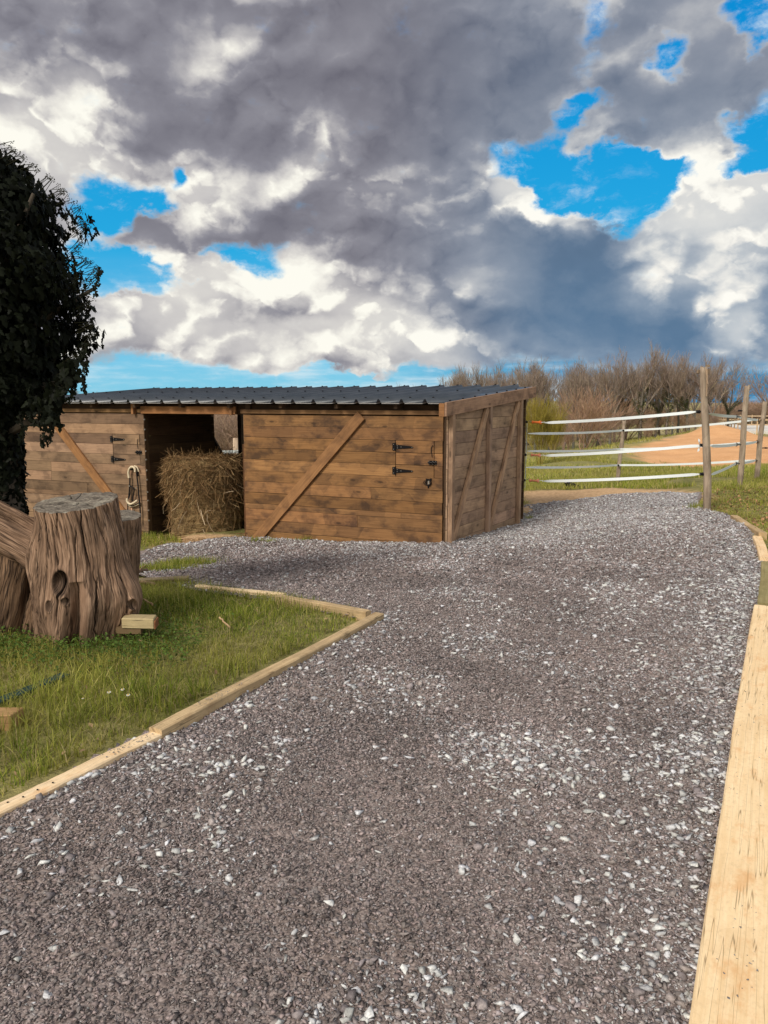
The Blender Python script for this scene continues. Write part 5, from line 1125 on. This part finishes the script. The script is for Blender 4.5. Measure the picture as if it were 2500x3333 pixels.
# three spring-handled gate tapes across the gravel
for i, (y0, y1, x0, om, lb) in enumerate(((1373,1340,1716,orange_mat,'topmost white gate tape with bright orange handle at the shed'), (1480,1449,1713,orange_pale,'middle white gate tape with faded orange handle at the shed'), (1563,1543,1708,orange_pale,'lowest white gate tape with faded orange handle at the shed'))):
    a = P(x0, y0, DS); e = P(x0+58, y0+3, DS-.25); b_ = P(2268 + (0 if i == 0 else 12), y1, DP+.04)
    g = empty('gate_tape', tuple(a), lb, 'gate tape', 'handled tapes closing the paddock gate')
    ribbon(sagpts(e, b_, 8, .02), .022, 'tape', g, twist=lambda f, i=i: .5*math.exp(-(f/.03)**2)+.35*math.sin(f*5+i)*.5)
    h0 = P(x0+17, y0+1, DS-.08); h1 = P(x0+45, y0+2, DS-.2); hd = (h1-h0); mb = MB(); mb.tube([h0, h0+hd*.08, h0+hd*.1, h0+hd*.85, h0+hd*.87, h1], [.026,.026,.017,.017,.029,.029], 12); hndl = mb.build('handle', om, g, smooth=False)
    MB().tube([a+[.02,0,0], a+(h0-a)*.4+ZU*.02, h0], .0035, 6).build('hook', metal_zinc, hndl); MB().tube([h1, e+ZU*.012, e-ZU*.006], .0045, 6).build('loop', tape_mat, g)
    q = b_; insul(pG, P(2268+(i>0)*12+10, y1, DP), (-1,0,0), .026)
    if i == 1:
        for dy in (-.05, .05): ribbon([q, q+np.array([-.03,-.02,dy]), q+np.array([-.045,-.02,dy*1.6]), q+np.array([-.02,-.03,dy*1.2])], .016, 'knot', g)
# three long tapes of the back fence: shed - leaning post - corner post
for i, (ys, ya, yc, xa_, xs, lb) in enumerate(((1411,1401,1365,2028,1719,'upper long tape from the shed past the leaning post to the corner'), (1468,1462,1438,2019,1717,'middle long tape from the shed past the leaning post to the corner'), (1521,1514,1497,2012,1710,'lower long tape from the shed past the leaning post to the corner'))):
    s_ = P(xs, ys, DS); a_ = P(xa_, ya, DA-.09); c_ = P(2468-i*4, yc, DC-.05)
    o = ribbon(sagpts(s_, a_, 4, .02)[:-1]+sagpts(a_, c_, 5, .03), .021, 'fence_tape'); tag(o, lb, 'fence tape', 'tapes of the back fence'); insul(pA, a_+[0,-.0,0], (0,-1,0), .02) if i != 1 else None
# three tapes of the side run: gate post - second post - corner post
for i, (y0, y1, y2, lb) in enumerate(((1344,1356,1367,'top tape between the gate post and the two right posts'), (1450,1447,1438,'middle tape between the gate post and the two right posts'), (1543,1509,1499,'bottom tape rising steeply from the gate post to the second post'))):
    x0 = 2314-(i==0)*8; a_ = P(x0, y0+2, DP+.06); b_ = P(2398-(i==2)*2, y1, DB-.02); c_ = P(2468-i*4, y2, DC-.02)
    o = ribbon(sagpts(a_, b_, 3, .01)[:-1]+sagpts(b_, c_, 3, .01), .022, 'fence_tape', twist=(lambda f: 1.0*math.exp(-(f/.18)**2)) if i == 0 else None); tag(o, lb, 'fence tape', 'tapes of the side fence')
    insul(pB, b_+[.05,0,0], (-1,-.2,0), claw=True); insul(pC, c_+[.05,0,0], (-1,-.2,0), claw=True)
insul(pB, P(2412,1337,DB), (-1,0,0), .016); insul(pC, P(2478,1458,DC)+[.07,0,0], (1,0,0), .016)

# fence and post seen through the shelter's rear opening
q = P(768, 1475, 20.0); gz = hz(q[0], q[1]); r_0 = empty('fence_post', (q[0], q[1], gz), 'pale post seen through the opening at the back of the shed', 'fence post', 'round paddock fence posts')
mb = MB(); tp_ = P(768, 1426, 20.0); mb.tube([[q[0],q[1],gz-.1],[q[0]-.01,q[1],(gz+tp_[2])/2],list(tp_)], [.075,.072,.078], 12, col=(1.3,1.25,1.2)); mb.build('post', post_m, r_0, smooth=True)
o = ribbon(sagpts(P(560,1476,18.6), P(900,1462,19.8), 5, .02), .04, 'fence_tape'); tag(o, 'white tape seen through the opening at the back of the shed', 'fence tape')

# ------------------------------------------------------------------ riding arena beyond the orange bank
AN, AF = P(2412,1417,77), P(2332,1391,106); BN, BF = AN+(P(2560,1417,77)-AN)*2.4, AF+(P(2560,1390,106)-AF)*2.0
m, t, b = newmat('arena_sand'); ob = t.new('ShaderNodeTexCoord').outputs['Object']; n_ = t.noise(ob, 1.5, 4, .6); setc(t, b, t.mix(n_, (.78,.75,.70), (.62,.59,.55)), .95, n_, .3, .05)
V = [AN, BN, BF, AF]; V = [v+np.array([0,0,.42]) for v in V]+[v-np.array([0,0,1.6]) for v in V]
mb = MB(); mb.add(V, [(0,1,2,3),(4,7,6,5),(0,4,5,1),(1,5,6,2),(2,6,7,3),(3,7,4,0)]); tag(mb.build('arena_sand', m, loc=tuple(AN)), 'pale sand of the riding arena', kind='structure')
rail_m = woodmat('arena_rail', (.62,.46,.30), (.48,.34,.20), (.3,.2,.12), .4, .8)
arena = empty('arena_fence', tuple(AN), 'light wooden post and rail fence round the far sandy arena', 'fence')
def arun(a, b_, n, h0=1.25):
    for i in range(n+1):
        q = a+(b_-a)*(i/n)+ZU*.3; MB().tube([q-ZU*.7, q+ZU*(h0+.15)], [.075,.065], 7, col=rc(.8,1.2)).build('post', rail_m, arena)
    for hh in (.75, 1.22): MB().beam(a+ZU*(hh+.3), b_+ZU*(hh+.3), .05, .13, col=rc(.9,1.2)).build('rail', rail_m, arena)
arun(AN, AF, 9); arun(AF, BF, 12); arun(AN, BN, 7)

# ------------------------------------------------------------------ the small dark animal lying by the dirt strip
fur = simple('black_fur', (.012,.009,.009), .8, 0, .2, 60); muz = simple('grey_muzzle', (.38,.33,.30), .8, 0, .2, 60)
ap = GP(1870, 1587); apx = lambda x, y, dd_=0: P(x, y, ap[1]+dd_)
an = empty('lying_cat', tuple(ap), 'small black animal with greyish muzzle lying at the grass edge beyond the gate tapes', 'cat')
sk = [(apx(1902,1586),.018),(apx(1888,1585),.030),(apx(1872,1582),.052),(apx(1858,1579),.060),(apx(1847,1576),.050),(apx(1843,1571,-.03),.040),(apx(1841,1568,-.06),.046)]
me = bpy.data.meshes.new('body'); vs = [tuple(p-np.array(ap)) for p, r in sk]; ed = [(i,i+1) for i in range(len(sk)-1)]; rs = [r for p, r in sk]
def addv(p, r, to): vs.append(tuple(p-np.array(ap))); rs.append(r); ed.append((to, len(vs)-1)); return len(vs)-1
i1 = addv(apx(1841,1583,-.05), .022, 4); i2 = addv(apx(1832,1587,-.12), .018, i1); i3 = addv(apx(1848,1586,-.10), .020, 4); i4 = addv(apx(1841,1588.5,-.17), .016, i3)
i5 = addv(apx(1885,1587,-.08), .024, 1); i6 = addv(apx(1877,1588.5,-.13), .017, i5); t1_ = addv(apx(1912,1588), .012, 0); t2_ = addv(apx(1922,1587,-.02), .009, t1_)
me.from_pydata(vs, ed, [])
bo = bpy.data.objects.new('body', me); COL.objects.link(bo); bo.parent = an; me.materials.append(fur); bo.modifiers.new('skin','SKIN')
for i, r in enumerate(rs): me.skin_vertices[0].data[i].radius = (r, r)
me.skin_vertices[0].data[3].use_root = True
ss = bo.modifiers.new('s','SUBSURF'); ss.levels = 2; ss.render_levels = 2
hd_ = apx(1841,1567,-.07)
for sx_ in (-1, 1):
    mb = MB(); e = hd_+np.array([sx_*.024,0,.035]); mb.add([e+[-.014,0,0], e+[.014,0,0], e+[0,.012,0], e+[sx_*.006,0,.032]], [(0,1,3),(1,2,3),(2,0,3)]); mb.build('ear', fur, an)
    mb = MB(); q = hd_+np.array([sx_*.018,-.040,.010]); mb.tube([q, q+[0,-.004,0]], .006, 8, col=(1,1,1)); mb.build('eye', metal_zinc, an)
bm = bmesh.new(); bmesh.ops.create_uvsphere(bm, u_segments=12, v_segments=8, radius=1.0); me = bpy.data.meshes.new('muzzle')
for v in bm.verts: v.co = Vector((v.co.x*.026, v.co.y*.026, v.co.z*.022))+Vector(hd_-np.array(ap))+Vector((-.004,-.040,-.012))
bm.to_mesh(me); bm.free(); me.materials.append(muz); mo = bpy.data.objects.new('muzzle', me); COL.objects.link(mo); mo.parent = an
# ------------------------------------------------------------------ bare winter trees
bark_t = tintmat('grey_bark', .9, noise=8); twig_m = tintmat('winter_twigs', .9); ivy_m = tintmat('ivy_leaf', .55, trans=.02, spec=.08); tivy_m = tintmat('tree_ivy', .6, trans=.1)
def limbs(rg, height, depth, spread, nb, r0, kind='tree'):
    """recursive limbs; returns thick segments and fine twigs"""
    thick, fine_ = [], []
    def grow_(p, d, L, r, lev):
        n_ = 4; pts = [p]; 
        for i in range(n_):
            d = d + np.array([rg.gauss(0,.13), rg.gauss(0,.13), .05+ (.05 if lev else 0)]); d /= np.linalg.norm(d); pts.append(pts[-1]+d*L/n_)
        rr = [r*(1-.38*i/n_) for i in range(n_+1)]
        (thick if lev < (2 if kind == 'tree' else 1) else fine_).append((pts, rr, lev))
        if lev >= depth: return
        k = nb[min(lev, len(nb)-1)]
        for j in range(k):
            f = rg.uniform(.35 if lev else .55, 1.0); idx = min(int(f*n_), n_-1); q = pts[idx]+(pts[idx+1]-pts[idx])*(f*n_-idx)
            a = rg.uniform(0, 2*math.pi); sp = spread*rg.uniform(.6,1.25); pr = np.array([math.cos(a), math.sin(a), 0]); pr -= d*np.dot(pr, d); pr /= np.linalg.norm(pr)+1e-9
            grow_(q, d*math.cos(sp)+pr*math.sin(sp), L*rg.uniform(.50,.78), rr[idx]*.62, lev+1)
        grow_(pts[-1], d, L*.66, rr[-1]*1.0, lev+1)
    if kind == 'tree': grow_(np.array([0,0,-.2]), np.array([rg.gauss(0,.06), rg.gauss(0,.06), 1.]), height*.46, r0, 0)
    else:
        for j in range(9): a = j*2.4; grow_(np.array([.15*math.cos(a), .15*math.sin(a), -.1]), np.array([.45*math.cos(a)*rg.uniform(.3,1.2), .45*math.sin(a)*rg.uniform(.3,1.2), 1.]), height*.5, r0, 1)
    return thick, fine_
def twigmesh(fine_, mult=1.0, col0=(.20,.135,.10), extra=0, rg=None, rmin=.009):
    V, Fc, Cc = [], [], []
    for pts, rr, lev in fine_:
        g = rg.uniform(.6,1.25); c_ = (col0[0]*g, col0[1]*g*rg.uniform(.92,1.05), col0[2]*g*rg.uniform(.85,1.05)); s_ = len(V); n_ = len(pts)
        t_ = pts[-1]-pts[0]; a = np.cross(t_, [rg.gauss(0,1), rg.gauss(0,1), .3]); a /= np.linalg.norm(a)+1e-9; b_ = np.cross(t_, a); b_ /= np.linalg.norm(b_)+1e-9
        for p, r in zip(pts, rr):
            r = max(r, rmin)*mult
            for q in (a, -.5*a+.87*b_, -.5*a-.87*b_): V.append(p+q*r); Cc.append(c_)
        for i in range(n_-1):
            for j in range(3): Fc.append((s_+i*3+j, s_+i*3+(j+1)%3, s_+(i+1)*3+(j+1)%3, s_+(i+1)*3+j))
    return np.array(V), np.array(Fc), np.array(Cc)
def treeproto(seed, height, spread, depth, nb, r0, ivy=0, kind='tree', col=(.33,.26,.215), wide=1.0, leafcol=None, nleaf=0, rmin=.009):
    rg = random.Random(seed); th_, fi = limbs(rg, height, depth, spread, nb, r0, kind)
    mb = MB()
    for pts, rr, lev in th_: mb.tube([p*np.array([wide,wide,1]) for p in pts], rr, 7, cap=False, col=(.20*rg.uniform(.8,1.1),.16,.13))
    fi = [([p*np.array([wide,wide,1]) for p in pts], rr, lev) for pts, rr, lev in fi]
    V, Fc, Cc = twigmesh(fi, 1, col, rg=rg, rmin=rmin); hmax = V[:,2].max()
    parts = []
    if th_: parts.append(('trunk', np.array(mb.v), [np.array(mb.f)], np.array(mb.c), bark_t))
    parts.append(('crown', V, [Fc], Cc, twig_m))
    if ivy:
        pos = []
        for pts, rr, lev in th_[:ivy]:
            for k in range(260): f = rg.random()*(len(pts)-1); i = int(f); p = pts[i]+(pts[i+1]-pts[i])*(f-i); a = rg.uniform(0,6.3); R_ = rr[i]+abs(rg.gauss(0,.16)); pos.append(p*[wide,wide,1]+np.array([math.cos(a)*R_, math.sin(a)*R_, rg.gauss(0,.15)]))
        pos = np.array(pos); v_, f_, c_ = leaflets(pos, None, RNG.uniform(.10,.20,len(pos)), np.array([.085,.10,.03])*RNG.uniform(.4,1.6,(len(pos),1))); parts.append(('ivy', v_, [f_], c_, tivy_m))
    if nleaf:
        k = RNG.integers(0, len(V), nleaf); pos = V[k]+RNG.normal(0,.09,(nleaf,3)); v_, f_, c_ = leaflets(pos, None, RNG.uniform(.03,.07,nleaf), np.array(leafcol)*RNG.uniform(.6,1.3,(nleaf,1))); parts.append(('foliage', v_, [f_], c_, grass_m))
    return parts, hmax
_pc = {}
def plant(key, proto, x, y, ptop, label, cat, group, name, zoff=0, rot=None, hgt_=None, wid=1.0):
    parts, hm = proto; z = hz(x, y)-.05+zoff
    if hgt_ is None:
        lo = P(1250, ptop, y)[2]; hgt_ = lo - z
    s_ = hgt_/hm; o = empty(name, (x, y, z), label, cat, group); o.scale = (s_*wid, s_*wid, s_); o.rotation_euler = (0, 0, RNG.uniform(0, 6.28) if rot is None else rot)
    for nm, V, Fs, C_, mt in parts:
        kk = (key, nm)
        if kk not in _pc:
            tmp = npmesh(nm, V, Fs, mt, None, smooth=(nm == 'trunk'), col=C_); _pc[kk] = tmp.data; tmp.parent = o
        else:
            c_ = bpy.data.objects.new(nm, _pc[kk]); COL.objects.link(c_); c_.parent = o
    return o
protos = [treeproto(11, 10, .55, 5, (5,4,3,3,2), .20), treeproto(23, 10, .50, 5, (5,4,3,3,2), .19, ivy=4), treeproto(37, 10, .66, 5, (6,4,3,3,2), .22), treeproto(41, 10, .46, 5, (5,4,3,3,2), .18, ivy=2), treeproto(58, 10, .72, 5, (6,4,3,3,2), .23, ivy=5)]
bush = treeproto(71, 5, .5, 4, (0,5,4,3), .05, kind='bush', col=(.40,.26,.18), wide=1.3, rmin=.010); bush2 = treeproto(83, 5, .65, 4, (0,5,4,3), .05, kind='bush', col=(.34,.24,.18), wide=1.5, rmin=.010)
willow = treeproto(97, 5, .30, 4, (0,6,5,3), .04, kind='bush', col=(.34,.27,.055), wide=.95, leafcol=(.36,.33,.04), nleaf=5200, rmin=.010)
# front row of the wood, left to right: photo x, photo y of the top, distance, prototype, width
ROW = [(1462,1205,96,3,.9),(1500,1192,92,0,.9),(1548,1198,95,1,.9),(1580,1188,90,3,.9),(1622,1180,92,0,1),(1668,1176,88,2,.95),(1702,1182,93,1,.95),(1742,1168,86,0,1),(1790,1178,88,3,1),(1832,1186,84,2,.9),(1868,1180,88,0,.95),(1905,1176,84,1,.95),(1945,1170,87,3,1),
       (1988,1152,82,0,.95),(2030,1162,86,2,.9),(2080,1116,82,1,1.0),(2128,1146,84,4,.9),(2172,1142,81,1,.95),(2205,1150,85,0,.9),(2245,1152,80,4,.95),(2290,1168,84,3,1),(2335,1152,79,2,1.15),(2372,1190,84,4,1.0)]
for i, (px_, yt, D, k, wd_) in enumerate(ROW):
    q = P(px_, 1400, D)
    plant('t%d' % k, protos[k], q[0], D, yt-14, ('ivy-clad bare winter tree in the wood behind the paddock' if k in (1,3,4) else 'bare grey winter tree in the wood behind the paddock'), 'tree', 'bare trees of the wood behind the paddock' if k not in (1,3,4) else 'ivy-clad trees of the wood behind the paddock', 'bare_tree', wid=wd_)
for i in range(24):
    px_ = 1450+i*39+random.uniform(-12,12); D = random.uniform(95,118); k = random.choice([0,2]); q = P(px_, 1400, D); yt = np.interp(px_, [1450,1700,2080,2380],[1215,1195,1160,1200])+random.uniform(-5,40)
    plant('t%d' % k, protos[k], q[0], D, yt, 'bare grey winter tree in the wood behind the paddock', 'tree', 'bare trees of the wood behind the paddock', 'bare_tree', wid=.9)
# thickets between and in front of the trunks
THK = [(1905, 1250, 64, 0, 1.2), (1965, 1330, 70, 1, 1.0), (2110, 1370, 80, 0, 0.8), (2260, 1345, 76, 1, 0.9), (2330, 1340, 78, 1, 1.0), (1800, 1370, 80, 1, 0.8), (1850, 1370, 74, 0, 0.8)]
for i, (px_, yt, D, k, wd_) in enumerate(THK):
    q = P(px_, 1400, D); plant('b%d' % k, (bush, bush2)[k], q[0], D, yt, 'reddish-brown leafless thicket under the bare trees', 'bush', 'leafless thickets under the trees', 'bare_bush', wid=wd_)
for i in range(18):
    px_ = 1560+i*48+random.uniform(-14,14); D = random.uniform(100,120); k = i % 2; q = P(px_, 1400, D); plant('b%d' % k, (bush, bush2)[k], q[0], D, random.uniform(1295,1345), 'reddish-brown leafless thicket under the bare trees', 'bush', 'leafless thickets under the trees', 'bare_bush', wid=1.4)
q = P(1758, 1480, 38); plant('w', willow, q[0], 38, 1272, 'yellow-green budding bush just right of the shed corner', 'bush', None, 'budding_bush', wid=.85)
q = P(1800, 1480, 42); plant('w', willow, q[0], 42, 1330, 'lower yellowish bush behind the topmost gate handle', 'bush', None, 'budding_bush', wid=.7)
# low scrub at the right, the tree cut by the right edge, far trees on the horizon
for i in range(26):
    px_ = 2385+i*11+random.uniform(-6,6); D = random.uniform(118,165); k = i % 2; q = P(px_, 1380, D); plant('b%d' % k, (bush2, bush)[k], q[0], D, random.uniform(1292,1328), 'distant brown scrub beyond the riding arena', 'bush', 'distant scrub beyond the arena', 'bare_bush', wid=2.0)
q = P(2560, 1400, 70); plant('t2', protos[2], q[0], 70, 1165, 'bare tree cut by the right edge above the last fence post', 'tree', None, 'bare_tree', wid=1.1)
q = P(1318, 1280, 120); plant('t0', protos[0], q[0], 120, 1243, 'small bare tree showing over the middle of the shed roof', 'tree', None, 'bare_tree', wid=1.3)
q = P(1290, 1280, 128); plant('t2', protos[2], q[0], 128, 1252, 'lower bare tree showing over the middle of the shed roof', 'tree', None, 'bare_tree', wid=1.2)
for px_, yt, lb in ((243,1262,'tallest far bare tree on the horizon above the left roof end'), (312,1272,'rounded far bare tree on the horizon left of the roof middle'), (398,1270,'broad far bare tree on the horizon above the doorway'), (150,1275,'leftmost far bare tree on the horizon behind the ivy')):
    q = P(px_, 1290, 300); plant('t%d' % (px_ % 3), protos[(0,2,0)[px_ % 3] if (px_ % 3) != 1 else 1], q[0], 300, yt, lb, 'tree', 'far trees on the left horizon', 'bare_tree', wid=1.5)
for i in range(22):     # hedge line seen through the shelter and on the left horizon
    px_ = 640+i*12+random.uniform(-5,5); D = random.uniform(34,52); q = P(px_, 1400, D); plant('b%d' % (i % 2), (bush2, bush)[i % 2], q[0], D, random.uniform(1300,1335), 'brown thicket glimpsed through the opening at the back of the shed', 'bush', 'thickets behind the shed', 'bare_bush', wid=1.2)

# ------------------------------------------------------------------ the ivy tree at the left
ivt = empty('ivy_tree', (-2.98, 5.9, hz(-2.98, 5.9)), 'dark ivy-smothered tree rising at the left edge with hanging trails', 'tree')
bx, by = -2.98, 5.9; mb = MB()
mb.tube([np.array([bx,by,-.1]), np.array([bx+.03,by,.8]), np.array([bx-.02,by+.02,1.6]), np.array([bx-.1,by,2.4]), np.array([bx-.1,by,3.1])], [.20,.16,.13,.10,.04], 12, col=(.10,.08,.06))
for a_, b_ in (((bx,by,1.5),(bx+.75,by-.1,1.75)), ((bx,by,1.8),(bx+.8,by+.1,2.45)), ((bx,by,2.1),(bx+.5,by-.2,3.05)), ((bx,by,1.6),(bx-.9,by,2.2)), ((bx,by,2.0),(bx-.4,by+.3,3.2)), ((bx,by,1.3),(bx+.62,by-.2,1.42))):
    a_, b_ = np.array(a_), np.array(b_); mb.tube([a_, (a_+b_)/2+[0,0,.08], b_], [.045,.03,.012], 7, col=(.10,.08,.06))
mb.build('trunk', bark_t, ivt, smooth=True)
# crown envelope: photo outline of the right-hand side (photo y -> photo x), as a radius about the trunk axis
OUT = [(480,30),(500,70),(530,95),(560,140),(600,185),(640,225),(680,258),(720,278),(745,285),(790,262),(830,258),(850,285),(870,322),(900,318),(940,290),(975,300),(1010,270),(1040,292),(1070,312),(1110,300),(1140,262),(1180,240),(1230,225),(1270,232),(1300,190),(1330,168),(1360,100),(1390,75),(1420,60),(1480,45),(1560,44),(1640,42)]
Zs = np.array([P(x, y, by)[2] for y, x in OUT])[::-1]; Xs = np.array([P(x, y, by)[0] for y, x in OUT])[::-1]-bx
def env(z): return np.interp(z, Zs, Xs)
def ivy_leaves(pos, size, outd, col):
    """lobed ivy leaves hanging tip-down, facing out"""
    n = len(pos); out_ = outd+RNG.normal(0,.45,(n,3)); out_ /= np.linalg.norm(out_, axis=1)[:,None]; dn = np.array([0,0,-1.])+RNG.normal(0,.45,(n,3)); dn -= out_*np.sum(dn*out_, 1)[:,None]; dn /= np.linalg.norm(dn, axis=1)[:,None]; sd_ = np.cross(dn, out_)
    shp = [(-.30,0,0),(-.42,.30,.05),(-.05,.52,.10),(.12,.26,.06),(.45,.34,.10),(1.0,0,.0),(.45,-.34,.10),(.12,-.26,.06),(-.05,-.52,.10),(-.42,-.30,.05)]
    V = np.stack([pos+size[:,None]*(dn*x+sd_*y-out_*z_*.8) for x,y,z_ in shp], 1); base = (np.arange(n)*10)[:,None,None]; f = np.array([[0,1,2,3],[0,3,4,5],[0,5,6,7],[0,7,8,9]])[None]
    return V.reshape(-1,3), (base+f).reshape(-1,4), np.repeat(col, 10, 0)
parts_ = []
def crown(n, lo, hi, r0, r1, s0, s1):
    z = RNG.uniform(lo, hi, n); a = RNG.uniform(0, 2*np.pi, n); e = env(z)*(.86+.26*fbm(a*2.2+3, z*3.4, 4)); fade = np.clip((hi-z)/.25, .2, 1)**.3
    k = RNG.uniform(r0, r1, n)**.5; rr = e*k; x = bx+rr*np.cos(a); y = by+rr*np.sin(a)*.85; gap = fbm(x*2.6+z*1.9, y*2.6+z*2.3, 3) > .44; cl = k > .8
    keep_ = gap | ~cl; pos = np.stack([x,y,z], -1)[keep_]; od = np.stack([np.cos(a), np.sin(a)*.85, .15+0*a], -1)[keep_]; m_ = len(pos)
    return ivy_leaves(pos, RNG.uniform(s0,s1,m_), od, np.array([.007,.009,.0045])*RNG.uniform(.35,1.5,(m_,1)))
parts_.append(crown(17000, 1.60, Zs[-1], .60, 1.06, .024, .050)); parts_.append(crown(6000, 1.62, Zs[-1]-.1, .1, .7, .04, .08)); parts_.append(crown(1200, 1.50, 1.75, .2, 1.0, .024, .045))
n = 4200; z = RNG.uniform(.1, 1.7, n); a = RNG.uniform(0, 2*np.pi, n); rr = np.interp(z, [0,.9,1.5,1.7],[.24,.17,.20,.36])*RNG.uniform(.75,1.12,n); pos = np.stack([bx+rr*np.cos(a), by+rr*np.sin(a), z], -1)
parts_.append(ivy_leaves(pos, RNG.uniform(.03,.06,n), np.stack([np.cos(a),np.sin(a),0*a],-1), np.array([.008,.010,.005])*RNG.uniform(.35,1.5,(n,1))))
V, Fq, Cc = merge(parts_); npmesh('ivy_leaves', V, Fq, ivy_m, ivt, col=Cc)
# umbels of berries on the outer shoots and hanging trails
mb = MB(); mbs = Parts()
for (y, x) in OUT[:24]:
    for k in range(7):
        yy = y+random.uniform(-26,26); xx = np.interp(yy, [o[0] for o in OUT], [o[1] for o in OUT])+random.uniform(-14,8); q = P(xx, yy, by+random.uniform(-.25,.2)); c_ = q-np.array([random.uniform(.05,.12), 0, random.uniform(.0,.10)]); mb.tube([c_, q], .0022, 4, col=(.03,.028,.015))
        for j in range(7): d = np.array([random.gauss(0,1) for _ in range(3)]); d /= np.linalg.norm(d); e = q+d*.016; mb.add([e+np.array(v)*.0042 for v in ((1,0,0),(0,1,0),(-1,0,0),(0,-1,0),(0,0,1),(0,0,-1))], [(0,1,4),(1,2,4),(2,3,4),(3,0,4),(1,0,5),(2,1,5),(3,2,5),(0,3,5)], col=(.03,.03,.015))
mb.build('berries', ivy_m, ivt); trl = []
for pts in ([(277,1130),(281,1180),(272,1230),(276,1275)],[(270,1120),(264,1150),(268,1165)],[(232,1240),(238,1270),(228,1300)],[(160,1330),(150,1370),(140,1420),(143,1450)],[(165,1340),(166,1400),(158,1440)],[(205,1180),(208,1260),(200,1300)],[(150,1300),(165,1335),(190,1345)],[(100,1340),(112,1380),(130,1375)],[(60,1350),(75,1400),(68,1440)],[(240,860),(250,900),(243,930)],[(325,880),(318,905),(308,960)],[(130,1330),(150,1350),(105,1375)]):
    w_ = curve([P(x, y, by-.28) for x, y in pts], 8); mbs.tube(w_, .0026, 4, col=(.03,.025,.015)); w_ = np.array(w_); k = np.repeat(np.arange(len(w_)), 2); p_ = w_[k]+RNG.normal(0,.012,(len(k),3)); trl.append(ivy_leaves(p_, RNG.uniform(.014,.032,len(k)), np.tile([.2,-1,0.],(len(k),1)), np.array([.008,.010,.005])*RNG.uniform(.5,1.5,(len(k),1))))
for cx_, cy_, n in ((165,1345,90),(225,1215,120),(185,1290,90),(110,1310,110)):
    p_ = np.array([P(cx_+random.gauss(0,16), cy_+random.gauss(0,22), by-.25+random.gauss(0,.1)) for _ in range(n)]); trl.append(ivy_leaves(p_, RNG.uniform(.025,.055,n), np.tile([.2,-1,0.],(n,1)), np.array([.007,.009,.0045])*RNG.uniform(.4,1.5,(n,1))))
V, Fq, Cc = merge(trl); npmesh('hanging_trails', V, Fq, ivy_m, ivt, col=Cc); mbs.build('shoot', bark_t, ivt)
